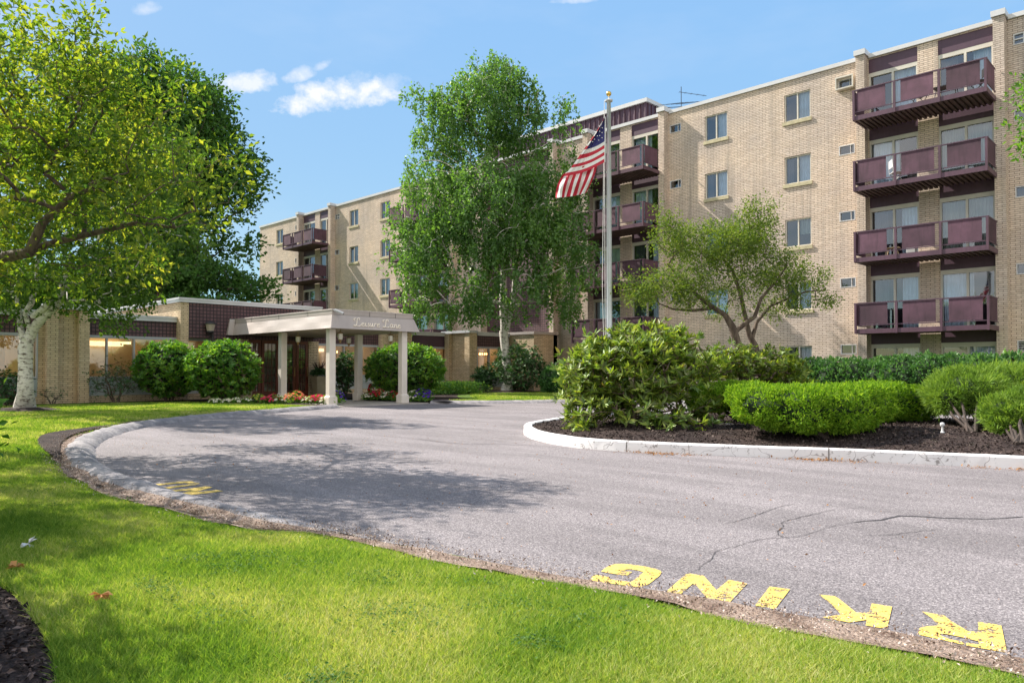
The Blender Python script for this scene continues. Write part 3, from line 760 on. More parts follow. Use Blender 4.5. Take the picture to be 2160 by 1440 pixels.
# window prototype (local origin at the lower left corner of the opening, on the wall plane)
def curtain_mb(w, h, y, wave=.11, amp=.03, x0=0.0, z0=0.03):
    mb = MB(); n = max(4, int(w / wave) * 4); 
    for i in range(n):
        a, b = w * i / n, w * (i + 1) / n
        ya, yb = y + amp * math.sin(2 * math.pi * a / wave), y + amp * math.sin(2 * math.pi * b / wave)
        mb.quad((x0 + a, ya, z0), (x0 + b, yb, z0), (x0 + b, yb, h), (x0 + a, ya, h))
    return mb
def make_window(loc, w, h, style):
    f = MB(); t = .05
    f.box(0, w, .05, .14, 0, t).box(0, w, .05, .14, h - t, h).box(0, t, .053, .137, t, h - t).box(w - t, w, .053, .137, t, h - t).box(w / 2 - .025, w / 2 + .025, .04, .13, t, h - t)
    o = f.build('window', ALU, apt, world=False); o.location = Vector(loc) - apt.location
    for a, b, yy in ((t, w / 2 - .025, .10), (w / 2 + .025, w - t, .085)):
        MB().quad((a, yy, t), (b, yy, t), (b, yy, h - t), (a, yy, h - t)).build('pane', GLASS, o, world=False)
    MB().box(-.06, w + .06, -.055, .05, -.15, -.002).build('sill', SILL, o, world=False)
    if style % 3 != 2: curtain_mb(w / 2 - .05, h, .26, x0=w / 2).build('curtain', CURT, o, world=False)
    else:
        curtain_mb(w / 2 - .05, h * 1, .26, x0=w / 2, z0=h * .45).build('blind', BLIND, o, world=False)
    if style % 2: curtain_mb(w * .22, h, .26, x0=.04).build('curtain', CURTD, o, world=False)
    return o
protos = [make_window((wins[i][0], YW, wins[i][2]), 1.14, 1.18, i) for i in range(4)]
for i, wv in enumerate(wins[4:]):
    o = copy_tree(protos[(i * 3 + 1) % 4], apt); o.location = Vector((wv[0], YW, wv[2])) - apt.location
# small air conditioner windows
def make_ac(loc, style):
    f = MB(); w, h, t = .62, .39, .03
    f.box(0, w, -.012, .1, 0, t).box(0, w, -.012, .1, h - t, h).box(0, t, -.009, .097, t, h - t).box(w - t, w, -.009, .097, t, h - t)
    if style == 0: f.box(.44, .46, .0, .09, t, h - t)
    if style == 1:
        f.box(w / 2 - .02, w / 2 + .02, -.005, .09, t, h - t).box(t, w - t, 0, .09, h / 2 - .02, h / 2 + .02)
    if style == 2:
        for q in range(4): f.box(t, w - t, .0, .02, .06 + q * .08, .078 + q * .08)
    o = f.build('small_window', WHITE if style != 3 else ALU, apt, world=False); o.location = Vector(loc) - apt.location
    MB().quad((t, .06, t), (w - t, .06, t), (w - t, .06, h - t), (t, .06, h - t)).build('pane', GLASS, o, world=False)
    return o
acst = {5: 1, 15: 1, 0: 0, 9: 2}
acp = {}
for i, a in enumerate(acs):
    st_ = acst.get(i, 0)
    if st_ not in acp: acp[st_] = make_ac((a[0], YW, a[2]), st_)
    else:
        o = copy_tree(acp[st_], apt); o.location = Vector((a[0], YW, a[2])) - apt.location
# protruding unit at the top, left of the right balcony stack
MB().box(-11.46, -10.76, YW - .26, YW - .015, 12.62, 12.67).box(-11.46, -10.76, YW - .26, YW - .015, 13.08, 13.13).box(-11.46, -11.42, YW - .257, YW - .018, 12.67, 13.08).box(-10.81, -10.76, YW - .257, YW - .018, 12.67, 13.08).build('air_conditioner', [ALU], apt)

# sliding doors and spandrels
def make_door(x0, w, zb, h, style):
    f = MB(); t = .06
    f.box(0, w, .04, .16, h - .16, h).box(0, w, .05, .15, 0, .06).box(0, t, .045, .155, .06, h - .16).box(w - t, w, .045, .155, .06, h - .16).box(w / 2 - .04, w / 2 + .04, .03, .13, .06, h - .16)
    o = f.build('sliding_door', ALU, apt, world=False); o.location = Vector((x0, YW, zb)) - apt.location
    for a, b, yy in ((t, w / 2 - .04, .11), (w / 2 + .04, w - t, .09)):
        MB().quad((a, yy, .06), (b, yy, .06), (b, yy, h - .16), (a, yy, h - .16)).build('pane', GLASS, o, world=False)
    if style == 0: curtain_mb(w / 2 - .05, h, .3, .12, .035, w / 2).build('curtain', CURT, o, world=False)
    elif style == 1:
        curtain_mb(w - .1, h, .3, .1, .04, .05).build('blind', BLIND, o, world=False)
    elif style == 2:
        curtain_mb(w * .3, h, .3, .12, .035, .06).build('curtain', CURTD, o, world=False); curtain_mb(w * .35, h, .3, .12, .035, w * .62).build('curtain', CURT, o, world=False)
    elif style == 3: curtain_mb(w * .55, h, .3, .14, .03, .06).build('curtain', CURT, o, world=False)
    return o
DW, DH = 1.775, 2.15
sty = {0: (0, 3), 1: (2, 0), 2: (2, 3), 3: (1, 1), 4: (1, 2)}
dproto = {s_: make_door(-10.25 if i % 2 == 0 else -7.77, DW, 10.9 - ST * i, DH, s_) for i, s_ in enumerate((0, 1, 2, 3))}
used = {(('A', 0 if i % 2 == 0 else 1, i)) for i in range(4)}
for s in 'ABCD':
    for k in range(5):
        for q in (0, 1):
            zb = 10.9 - ST * k; x0 = g(-10.25 if q == 0 else -7.77, s)
            if (s, q, k) not in used:
                o = copy_tree(dproto[(k * 3 + q * 2 + 'ABCD'.index(s) + (k + q) // 2) % 4], apt); o.location = Vector((x0, YW, zb)) - apt.location
            ztop = 13.6 if k == 0 else 10.9 - ST * (k - 1)
            MB().box(x0 + .002, x0 + DW - .002, YW + .035, YW + .2, zb + DH, ztop - (.003 if k == 0 else 0)).build('spandrel_panel', PURPLE, apt)
# balcony prototype (local origin at the slab's lower left front corner)
BW, BD = 4.40, 1.37
def make_balcony():
    f = MB(); f.box(0, BW, 0, .06, 0, .17).box(0, .06, .06, BD, .0, .17).box(BW - .06, BW, .06, BD, .0, .17)
    o = f.build('balcony', PURPLE_L, apt, world=False)
    d = MB(); d.box(.06, BW - .06, .06, BD + .38, .09, .165)
    n = 24
    for i in range(n): d.box(.09 + i * (BW - .2) / n, .09 + i * (BW - .2) / n + .09, .065, BD + .36, .02, .09)
    d.build('deck', DECKU, o, world=False)
    r = MB(); h = 1.16
    r.box(-.02, BW + .02, -.02, .04, h - .04, h).box(.0, BW, 0, .03, .30, .335)
    for x_ in (-.0, BW - .03): r.box(x_, x_ + .03, .04, BD - .04, h - .04, h - .002).box(x_, x_ + .03, .03, BD - .04, .30, .335)
    r.build('railing', PURPLE, o, world=False)
    for x_ in (0.001, BW / 3 - .03, 2 * BW / 3 - .03, BW - .075):
        MB().box(x_, x_ + .075, -.03, .045, -.01 if x_ > .1 else .02, h - .042).build('post', PURPLE_L, o, world=False)
    for i in range(3):
        a = i * BW / 3; b = a + BW / 3
        lo_, hi_ = (.16, .30) if i == 0 else ((.22, .17) if i == 1 else (.24, .20))
        MB().box(a + lo_, b - hi_, .005, .018, .345, h - .045).build('privacy_screen', SCREEN, o, world=False)
    for x_ in (.008, BW - .02):
        MB().box(x_, x_ + .012, .12, BD - .15, .345, h - .045).build('side_screen', SCREEN, o, world=False)
    return o
bal = make_balcony(); first = True
for s in 'ABCD':
    for k in range(4):
        o = bal if first else copy_tree(bal, apt); first = False
        o.location = Vector((g(-10.24, s), YW - 1.80, 10.70 - ST * k)) - apt.location
# stair tower screen
MB().box(STAIR[0], STAIR[1], YW + .1, YW + .2, 2.5, 13.6).build('lattice_screen', LATTICE, apt)
MB().box(STAIR[0], STAIR[1], YW + .1, YW + .2, .3, 1.5).build('brick_infill', BRICK, apt)
f = MB().box(STAIR[0], STAIR[1], YW + .06, YW + .2, 1.5, 1.6).box(STAIR[0], STAIR[1], YW + .06, YW + .2, 2.4, 2.5)
for i in range(5): xx = STAIR[0] + i * (STAIR[1] - STAIR[0] - .08) / 4; f.box(xx, xx + .08, YW + .065, YW + .195, 1.6, 2.4)
o = f.build('stair_window', WHITE, apt); MB().quad((STAIR[0], YW + .13, 1.6), (STAIR[1], YW + .13, 1.6), (STAIR[1], YW + .13, 2.4), (STAIR[0], YW + .13, 2.4)).build('pane', GLASS, o, world=False).location = (0, 0, 0)
# penthouse with battens
px0, px1, py0, py1, pz = -33.5, -21.45, YW + 1.0, YW + 9, 15.2
f = MB().box(px0, px1, py0, py1, TOP - .3, pz - .2)
x = px0 + .1
while x < px1 - .05: f.box(x, x + .06, py0 - .05, py0 - .002, TOP - .3, pz - .2); x += .33
y = py0 + .15
while y < py1: f.box(px1 + .002, px1 + .05, y, y + .06, TOP - .3, pz - .2); y += .33
ph = f.build('penthouse', PURPLE_L, apt)
MB().box(px0 - .12, px1 + .12, py0 - .12, py1 + .1, pz - .2, pz).build('penthouse_coping', WHITE, ph)
MB().tube([(-23.9, py0 - .02, 14.0), (-23.9, py0 - .25, 14.6), (-23.9, py0 - .3, 14.75)], [.05, .05, .09], 8).build('vent_pipe', PURPLE, ph)
# rooftop aerial
ae = thing('roof_aerial', 'thin television aerial standing on the apartment roof', 'aerial', atD(1437, 222, 38.0)); L0 = Vector(ae.location)
b0 = np.array(L0)
MB().tube([b0 + (0, 0, -.9), b0 + (0, 0, .95)], .018, 6).build('mast', BLACKM, ae)
f = MB().tube([b0 + (-.1, 0, .7), b0 + (1.1, .6, .35)], .014, 5)
for i in range(5):
    c = b0 + np.array((-.1, 0, .7)) + np.array((1.2, .6, -.35)) * i / 4.5; f.tube([c + (-.08, .2, .12), c + (.08, -.2, -.12)], .01, 4)
f.tube([b0 + (-1.2, 0, .15), b0 + (.3, 0, -.15)], .02, 5)
for i in range(6):
    c = b0 + np.array((-1.2, 0, .15)) + np.array((1.5, 0, -.3)) * i / 5; f.tube([c + (0, -.5, 0), c + (.9, .7, .25)], .006, 4)
f.build('antenna_arms', BLACKM, ae)

# ================================================================== ENTRANCE WING
low = thing('entrance_building', 'low flat roofed ochre brick wing with dark screen block fascia', 'building', (-30, 14, 0))
LX = -28.8
def x_wall_section(x, y0, y1, mull, base_z=.31, glass_top=2.42, fas=(2.45, 3.03), fmat=LATTICE):
    """window wall facing +X"""
    MB().box(x - .3, x, y0, y1, -.05, base_z).build('base_wall', BRICKY, low)
    MB().box(x - .2, x - .05, y0, y1, base_z, .60).box(x - .2, x - .02, y0, y1, .605, .93).build('spandrel_panel', PANELG, low)
    MB().box(x - .25, x + .0, y0, y1, fas[0], fas[1]).build('fascia', fmat, low)
    t = .05; f = MB().box(x - .14, x + .02, y0, y1, .93, .99).box(x - .14, x + .02, y0, y1, glass_top - .07, fas[0] - .002)
    ys = [y0] + [y0 + (y1 - y0) * m_ for m_ in mull] + [y1 - t]
    for yy in ys: f.box(x - .137, x + .017, yy, yy + t, .99, glass_top - .07)
    w = f.build('shop_window', ALUD, low)
    for a, b in zip(ys[:-1], ys[1:]):
        MB().quad((x - .07, a + t, .99), (x - .07, b, .99), (x - .07, b, glass_top - .07), (x - .07, a + t, glass_top - .07)).build('pane', GLASSL, w)
def room(x, y0, y1, depth=4.5):
    f = MB()
    f.quad((x - depth, y0, 0), (x - depth, y1, 0), (x - depth, y1, 2.6), (x - depth, y0, 2.6)).quad((x - .35, y0 + .02, 0), (x - depth, y0 + .02, 0), (x - depth, y0 + .02, 2.6), (x - .35, y0 + .02, 2.6)).quad((x - .35, y1 - .02, 0), (x - .35, y1 - .02, 2.6), (x - depth, y1 - .02, 2.6), (x - depth, y1 - .02, 0))
    f.quad((x - .35, y0, .02), (x - .35, y1, .02), (x - depth, y1, .02), (x - depth, y0, .02)).quad((x - .3, y0, 2.6), (x - depth, y0, 2.6), (x - depth, y1, 2.6), (x - .3, y1, 2.6))
    f.build('interior', WARM, low)
    MB().box(x - 1.6, x - 1.2, y0 + .3, y1 - .3, 2.5, 2.58).build('ceiling_light', WARMG, low)
    MB().box(x - depth + .01, x - depth + .3, y0 + .5, y1 - .5, 2.2, 2.35).build('ceiling_light', WARMG, low)
def coping_x(x, y0, y1, z0=3.03, z1=3.21, pr=.07):
    MB().box(x - .4, x + pr, y0, y1, z0, z1).box(x - .4, x + pr + .025, y0, y1, z1 - .05, z1 + .02).build('coping', WHITE, low)
# left section S0 and its pier
x_wall_section(LX, 1.6, 6.75, (.28, .62)); room(LX, 1.6, 6.75); coping_x(LX, -8, 6.9)
MB().box(LX - .3, LX, -8, 1.6, -.05, 3.03).build('wall', BRICKY, low); MB().box(LX - .3, LX - .02, 6.75, 6.96, -.05, 3.03).build('wall', BRICKY, low)
MB().box(LX - .3, LX + .02, 6.96, 8.25, -.05, 3.29).box(LX + .02, LX + .26, 6.96, 7.29, -.05, 3.285).box(LX + .02, LX + .26, 7.92, 8.25, -.05, 3.285).build('brick_pier', BRICKY, low)
MB().box(LX - .35, LX + .32, 6.9, 8.3, 3.292, 3.46).build('coping', WHITE, low)
# S1
x_wall_section(LX, 8.25, 11.3, (.20, .5)); room(LX, 8.25, 11.3); coping_x(LX, 8.3, 11.295)
MB().quad((LX - 4.5, 8.26, 2.3), (LX - 4.5, 11.2, 2.3), (LX - 4.5, 11.2, 2.4), (LX - 4.5, 8.26, 2.4)).build('ceiling_light', WARMG, low)
# high block
HX = -28.4
for q in ((-41, HX - .3, 11.61, 17.2, 3.2, 3.78), (-41, HX, 11.302, 11.6, -.05, 3.776), (HX - .3, HX - .01, 13.6, 14.0, -.05, 2.445), (HX - .3, HX - .01, 16.72, 17.2, -.05, 2.445)): MB().box(*q).build('wall', BRICKY, low)
MB().box(HX - .28, HX, 11.6, 17.2, 2.45, 3.78).build('fascia', LATTICE, low)
MB().box(-41.1, HX + .08, 11.22, 17.3, 3.78, 3.92).box(-41.1, HX + .11, 11.19, 17.33, 3.88, 3.95).build('coping', WHITE, low)
x_wall_section(HX - .5, 11.6, 13.6, (.5,), fas=(2.45, 2.6), fmat=PANELG); room(HX - .5, 11.6, 13.6)
# flat roofs of the lower parts
MB().box(-41, LX - .02, -8, 11.29, 2.75, 3.02).box(-41, -30.42, 17.21, 30.9, 2.75, 3.02).box(-41, -40.8, -8, 30.9, 0, 2.75).box(-41, LX - .1, -8.1, -8, 0, 3.0).build('roof', ROOFM, low)
# middle window wall under and beyond the canopy
MX = -30.4
MB().box(MX - .3, MX, 17.21, 17.9, -.05, 3.03).build('wall', BRICKY, low); MB().box(MX, HX - .32, 17.0, 17.2, -.05, 3.0).build('wall', BRICKY, low)
x_wall_section(MX, 17.9, 21.76, (.48,)); room(MX, 17.9, 21.76); coping_x(MX, 17.2, 21.76)
MB().box(MX - .3, MX + .02, 21.76, 23.65, -.05, 3.12).box(MX + .02, MX + .26, 21.76, 22.1, -.05, 3.115).box(MX + .02, MX + .26, 23.3, 23.65, -.05, 3.115).build('brick_pier', BRICKY, low)
MB().box(MX - .35, MX + .32, 21.7, 23.7, 3.122, 3.25).build('coping', WHITE, low)
x_wall_section(MX, 23.65, 26.28, (.4,), fmat=PURPLE); room(MX, 23.65, 26.28); coping_x(MX, 23.72, 26.2)
MB().box(MX - .3, HX, 26.3, 26.6, -.05, 3.16).box(MX + .02, MX + .38, 26.06, 26.298, -.05, 3.155).box(HX - .38, HX - .002, 26.06, 26.298, -.05, 3.155).build('brick_pier', BRICKY, low)
MB().box(MX - .2, HX + .06, 26.0, 26.62, 3.162, 3.29).build('coping', WHITE, low)
x_wall_section(HX, 26.6, 29.0, (.36, .7)); room(HX, 26.6, 29.0, 3.5); coping_x(HX, 26.62, 29.0)
MB().box(HX - .3, -26.55, 29.0, 30.9, -.05, 3.13).build('wall', BRICKY, low)
MB().box(HX - .3, -26.48, 28.93, 30.95, 3.132, 3.27).build('coping', TAUPE, low)
MB().box(MX, HX - .3, 26.6, 30.9, 2.75, 3.0).build('roof', ROOFM, low)
# entrance doors
dr = MB(); XD = HX - .02
def door_leaf(y0, y1, name='door'):
    f = MB().box(XD - .08, XD, y0, y0 + .12, .03, 2.44).box(XD - .08, XD, y1 - .12, y1, .03, 2.44).box(XD - .08, XD, y0 + .12, y1 - .12, 2.3, 2.44).box(XD - .08, XD, y0 + .12, y1 - .12, .03, .35)
    a, b = y0 + .12, y1 - .12; n = 3
    for i in range(1, n): f.box(XD - .055, XD - .025, a + (b - a) * i / n - .012, a + (b - a) * i / n + .012, .35, 2.3)
    for i in range(1, 6): f.box(XD - .053, XD - .027, a, b, .35 + 1.95 * i / 6 - .012, .35 + 1.95 * i / 6 + .012)
    o = f.build(name, WOOD, low)
    MB().quad((XD - .04, a, .35), (XD - .04, b, .35), (XD - .04, b, 2.3), (XD - .04, a, 2.3)).build('pane', GLASS, o)
    MB().tube([(XD + .05, y1 - .07, .95), (XD + .05, y1 - .07, 1.35)], .015, 8).build('handle', BRASS, o)
door_leaf(14.0, 14.55, 'side_light'); door_leaf(14.58, 15.33); door_leaf(15.36, 16.11); door_leaf(16.14, 16.70, 'side_light')
MB().box(XD - 2.5, XD - 2.4, 13.6, 17.0, 0, 2.6).box(XD - 2.4, XD - .3, 13.6, 17.0, 2.45, 2.55).build('interior', WARM, low)
# wall lantern and downpipe by the canopy
MB().tube([(HX + .06, 12.5, .1), (HX + .06, 12.5, 2.6)], .045, 8).build('downpipe', BLACKM, low)
wl = thing('wall_lantern', 'dark carriage lantern fixed to the block fascia beside the canopy', 'lantern', (HX + .2, 12.35, 2.75))
c = (HX + .2, 12.35, 2.6)
MB().lathe([(.0, .52), (.05, .50), (.22, .42), (.23, .38), (.05, .38)], c, 8).box(HX, HX + .12, 12.3, 12.4, 2.7, 2.78).build('lantern_cap', BLACKM, wl)
MB().lathe([(.19, .38), (.13, .12), (.0, .12)], c, 8).build('lamp_glass', SOFFIT, wl)
MB().lathe([(.14, .12), (.15, .08), (.05, -.02), (.0, -.12)], c, 8).build('lantern_base', BLACKM, wl)

# ================================================================== CANOPY
cx0, cx1, cy0, cy1 = HX + .004, -21.35, 13.42, 16.80
can = thing('entrance_canopy', 'taupe flat roofed entrance canopy on four cream posts', 'canopy', ((cx0 + cx1) / 2, 15.1, 0))
MB().box(cx0, cx1, cy0, cy1, 3.05, 3.22).box(cx0, cx1 + .012, cy0 - .012, cy1 + .012, 3.19, 3.245).build('roof', TAUPE, can, bevel=.008)
lo = [(cx0, cy0 - .16, 2.59), (cx1 + .20, cy0 - .16, 2.59), (cx1 + .20, cy1 + .16, 2.59), (cx0, cy1 + .16, 2.59)]
hi = [(cx0, cy0 - .02, 3.045), (cx1 + .03, cy0 - .02, 3.045), (cx1 + .03, cy1 + .02, 3.045), (cx0, cy1 + .02, 3.045)]
# slightly buckled skirt panels
f = MB()
def skirt(a, b, c, d, n, amp, nrm):
    for i in range(n):
        for j in range(4):
            q = []
            for (ii, jj) in ((i, j), (i + 1, j), (i + 1, j + 1), (i, j + 1)):
                s, t = ii / n, jj / 4; p = (np.array(a) * (1 - s) + np.array(b) * s) * (1 - t) + (np.array(d) * (1 - s) + np.array(c) * s) * t
                w = amp * (math.sin(s * 31 + t * 2.2) * .5 + math.sin(s * 17 - t * 1.5 + 1)) * math.sin(math.pi * t) * (1 if 0 < ii < n else 0)
                q.append(p + np.array(nrm) * w)
            f.quad(*q)
skirt(lo[0], lo[1], hi[1], hi[0], 60, .010, (0, -1, .3)); skirt(lo[1], lo[2], hi[2], hi[1], 10, .0, (1, 0, 0)); skirt(lo[2], lo[3], hi[3], hi[2], 10, 0, (0, 1, 0))
f.hexa([(cx0, cy0 - .36, 2.59), (cx0 + .16, cy0 - .36, 2.59), (cx0 + .16, cy0 - .15, 2.59), (cx0, cy0 - .15, 2.59)], [(cx0, cy0 - .22, 3.23), (cx0 + .04, cy0 - .22, 3.23), (cx0 + .04, cy0 + .0, 3.23), (cx0, cy0 + .0, 3.23)])
f.build('skirt', TAUPE, can, smooth=False)
sm = MB()
for xx in (-27.0, -24.9, -22.9): sm.box(xx, xx + .012, cy0 - .016, cy0 - .012, 3.05, 3.22)
for yy in (14.9, 16.0): sm.box(cx1 + .012, cx1 + .016, yy, yy + .012, 3.05, 3.22)
sm.build('roof_joints', BLACKM, can)
MB().box(cx0, cx1 + .14, cy0 - .10, cy1 + .10, 2.62, 2.66).build('soffit', SOFFIT, can)
posts = [(-21.7, 13.60), (-21.45, 16.42), (-25.2, 13.75), (-24.5, 16.60)]
for (x, y) in posts:
    w = .118
    f = MB().box(x - w, x + w, y - w, y + w, .32, 2.60)
    f.hexa([(x - .165, y - .165, .03), (x + .165, y - .165, .03), (x + .165, y + .165, .03), (x - .165, y + .165, .03)], [(x - .165, y - .165, .30), (x + .165, y - .165, .30), (x + .165, y + .165, .30), (x - .165, y + .165, .30)])
    f.hexa([(x - .165, y - .165, .30), (x + .165, y - .165, .30), (x + .165, y + .165, .30), (x - .165, y + .165, .30)], [(x - w, y - w, .36), (x + w, y - w, .36), (x + w, y + w, .36), (x - w, y + w, .36)])
    f.build('post', CREAM, can, bevel=.012)
# lettering  "Leisure Lane" in script, drawn with strokes
GL = {
 'L': ([(.44, .78), (.50, .95), (.42, 1.08), (.30, 1.0), (.24, .8), (.24, .45), (.20, .18), (.08, .0), (-.06, .03), (-.02, .12), (.14, .08), (.34, .0), (.52, .02), (.62, .14)], [(.02, .70), (-.10, .80), (-.06, .96), (.10, 1.0)]),
 'e': ([(0, .2), (.18, .26), (.26, .38), (.18, .46), (.06, .38), (.02, .2), (.08, .04), (.2, .0), (.34, .12)],),
 'i': ([(.06, .44), (.02, .14), (.08, .0), (.2, .1)], [(.1, .66), (.11, .64)]),
 's': ([(.02, .04), (.1, .0), (.2, .08), (.16, .22), (.08, .34), (.16, .46)],),
 'u': ([(.04, .44), (.0, .14), (.08, .0), (.2, .12), (.28, .44)], [(.28, .44), (.26, .1), (.32, .0), (.42, .1)]),
 'r': ([(.04, .0), (.06, .3), (.08, .46)], [(.06, .3), (.16, .44), (.26, .42)]),
 'a': ([(.26, .4), (.12, .46), (.0, .3), (.02, .06), (.12, .0), (.24, .16), (.3, .44)], [(.3, .44), (.27, .1), (.33, .0), (.42, .1)]),
 'n': ([(.04, .0), (.08, .44)], [(.06, .2), (.16, .42), (.26, .44), (.28, .2), (.28, .04), (.34, .0), (.42, .1)]),
}
LETM = M('cream_sign_lettering', (.92, .82, .68), .5, .05, 5)
sgn = MB().box(cx1 + .035, cx1 + .04, 15.0, 15.02, 2.80, 2.82).build('lettering', LETM, can)
adv = {'L': .74, 'e': .38, 'i': .25, 's': .28, 'u': .45, 'r': .32, 'a': .44, 'n': .44}
hgt = .235; total = sum(adv[c] for c in 'LeisureLane') + .36; ystart = onX(745, 690, cx1 + .1)[1]; yend = onX(843, 690, cx1 + .1)[1]; ks = (yend - ystart) / total
cur = 0.0
for ch in 'Leisure Lane':
    if ch == ' ': cur += .36; continue
    f = MB()
    for st in GL[ch]:
        pts = smooth_line(st, .04) if len(st) > 2 else np.array(st, float)
        P3 = []
        for a, b in pts:
            zz_ = 2.70 + b * hgt * 1.12; yy = ystart + (cur + a + b * .22) * ks
            t = (zz_ - 2.59) / .455; P3.append((cx1 + .20 - .17 * t + .018, yy, zz_))
        f.tube(P3, .016, 6)
    f.build('letter', LETM, sgn); cur += adv[ch]
# security camera
sc_ = thing('security_camera', 'white bullet security camera on the canopy corner', 'camera', (cx1 + .02, cy0 + .05, 3.14))
MB().lathe([(0, .0), (.05, .0), (.05, .03), (0, .03)], (cx1 + .03, cy0 + .06, 3.19), 12).tube([(cx1 + .03, cy0 + .06, 3.2), (cx1 + .10, cy0 + .12, 3.17)], .02, 8).build('bracket', WHITE, sc_)
MB().tube([(cx1 + .06, cy0 + .06, 3.20), (cx1 + .28, cy0 + .26, 3.08)], .045, 12).build('camera_body', WHITE, sc_)
MB().tube([(cx1 + .28, cy0 + .26, 3.08), (cx1 + .285, cy0 + .265, 3.077)], .03, 12).build('lens', BLACKM, sc_)
# four hanging lanterns
def lantern(x, y, label):
    t = thing('hanging_lantern', label, 'lantern', (x, y, 2.6), 'brass lanterns on the canopy posts')
    MB().tube([(x, y, 2.62), (x, y, 2.5)], .012, 6).lathe([(.015, 0), (.08, -.02), (.09, -.05), (.03, -.05)], (x, y, 2.50), 8).lathe([(.07, -.25), (.04, -.30), (.02, -.36), (0, -.38)], (x, y, 2.50), 8).build('bracket', BRASS, t)
    MB().lathe([(.085, -.05), (.09, -.15), (.07, -.25)], (x, y, 2.50), 6).build('lamp_glass', CLEARG, t)
lantern(-21.78, 14.02, 'brass lantern hanging beside the front left canopy post under the lettering')
lantern(-21.72, 16.08, 'brass lantern hanging beside the front right canopy post')
lantern(-24.8, 14.15, 'brass lantern hanging beside the rear left canopy post by the doors')
lantern(-24.6, 16.22, 'brass lantern hanging beside the rear right canopy post')

# chandeliers seen through the glass
def chandelier(x, y, z, label):
    t = thing('chandelier', label, 'chandelier', (x, y, z), 'lit chandeliers behind the glass')
    f = MB().tube([(x, y, 2.58), (x, y, z)], .012, 6); b = MB()
    for i in range(6):
        an = i * math.pi / 3; q = (x + .22 * math.cos(an), y + .22 * math.sin(an), z + .05)
        f.tube([(x, y, z), (x + .12 * math.cos(an), y + .12 * math.sin(an), z - .05), q], .010, 5); b.lathe([(0, 0), (.03, .03), (.025, .08), (0, .12)], q, 6)
    f.build('arms', BRASS, t); b.build('bulbs', LAMPG, t)
chandelier(MX - 1.2, 25.0, 2.0, 'lit chandelier in the window right of the front right canopy post')
chandelier(MX - 1.2, 19.9, 2.0, 'lit chandelier in the window behind the canopy posts')
chandelier(HX - 1.2, 28.2, 2.0, 'lit chandelier in the window left of the birch trunk')

# planters by the doors
def planter(x, y, label):
    t = thing('tall_planter', label, 'planter', (x, y, .03))
    f = MB(); a, b = .17, .27
    f.hexa([(x - a, y - a, .03), (x + a, y - a, .03), (x + a, y + a, .03), (x - a, y + a, .03)], [(x - b, y - b, .95), (x + b, y - b, .95), (x + b, y + b, .95), (x - b, y + b, .95)])
    f.build('pot', M('sand_coloured_pot', (.46, .38, .25), .6), t, bevel=.01)
    MB().box(x - .25, x + .25, y - .25, y + .25, .951, .965).build('soil', MULCH, t)
    n = 700; d = unit(rng.normal(size=(n, 3))); d[:, 2] = abs(d[:, 2]); p = np.array([x, y, 1.0]) + d * np.array([.36, .36, .3]) * rng.random((n, 1)) ** .5
    leaf_cards('foliage', p, d + rng.normal(size=(n, 3)) * .4, rng.normal(size=(n, 3)), .09, .05, L_DARKS, t)
    n = 40; an = rng.random(n) * 6.28; D = np.stack([np.cos(an) * .5, np.sin(an) * .5, .6 + rng.random(n) * .8], 1)
    leaf_cards('spike_leaves', np.tile([x, y, 1.1], (n, 1)), D, np.cross(D, rng.normal(size=(n, 3))), .55, .04, leaf_mat('maroon_leaf', [(.03, .008, .012), (.08, .03, .04)], .2, .1), t)
planter(-27.95, 16.95, 'tall tapered tan planter with dark spiky plant right of the doors')
planter(-27.9, 13.62, 'tall tapered tan planter left of the mahogany doors')

# ================================================================== FLAGPOLE AND FLAG
fp = atD(1285.5, 720, 16.3); fx, fy = fp[0], fp[1]
pole = thing('flagpole', 'tall silver flagpole with gold ball rising behind the rhododendron', 'flagpole', (fx, fy, .25))
ztop = atD(1286, 212, 16.3)[2]
MB().tube([(fx, fy, .2), (fx, fy, 2.0), (fx, fy, ztop)], [.072, .064, .045], 16).build('pole', POLE, pole, smooth=True)
MB().lathe([(.05, 0), (.085, .01), (.09, .04), (.05, .06), (.015, .08), (.012, .14)], (fx, fy, ztop), 14).build('truck', WHITE, pole)
MB().lathe([(.0, .0)] + [(.058 * math.sin(a), .058 - .058 * math.cos(a)) for a in np.linspace(.2, math.pi, 9)], (fx, fy, ztop + .125), 14).build('ball_finial', GOLD, pole, smooth=True)
off = RT * .09; f = MB()
f.tube([np.array([fx, fy, 1.5]) - off * 1.0, np.array([fx, fy, ztop + .03]) - off * 1.1], .006, 5)
f.tube([np.array([fx, fy, 1.5]) - off * 1.3, np.array([fx, fy, 3.0]) - off * 1.7, np.array([fx, fy, ztop + .03]) - off * 1.1], .006, 5)
f.build('halyard', WHF, pole)
f = MB().lathe([(.02, 0), (.02, .02)], (fx, fy, 2.2), 6).box(fx - .02, fx + .02, fy - .13, fy - .05, 1.55, 1.58); f.build('cleat', ALU, pole)
flag = thing('flag', 'red white and blue stars and stripes flag draped from the flagpole', 'flag', atD(1276, 250, 16.2))
dF = 16.22
NS, NT = 26, 26
V = []; Fq = []; mi = []
def hoistp(t): return np.array([1276 - .5 * t, 247 + 95 * t])
SIL = smooth_line([(1276, 247), (1258, 277), (1240, 303), (1222, 329), (1204, 354), (1188, 372)], 3)
def sil(t): return SIL[int(round(min(1, max(0, t)) * (len(SIL) - 1)))]
def addgrid(fun, n, m, mf, base):
    for i in range(n + 1):
        for j in range(m + 1):
            V.append(fun(i / n, j / m))
    for i in range(n):
        for j in range(m):
            a = base + i * (m + 1) + j; Fq.append((a, a + m + 1, a + m + 2, a + 1)); mi.append(mf((i + .5) / n, (j + .5) / m))
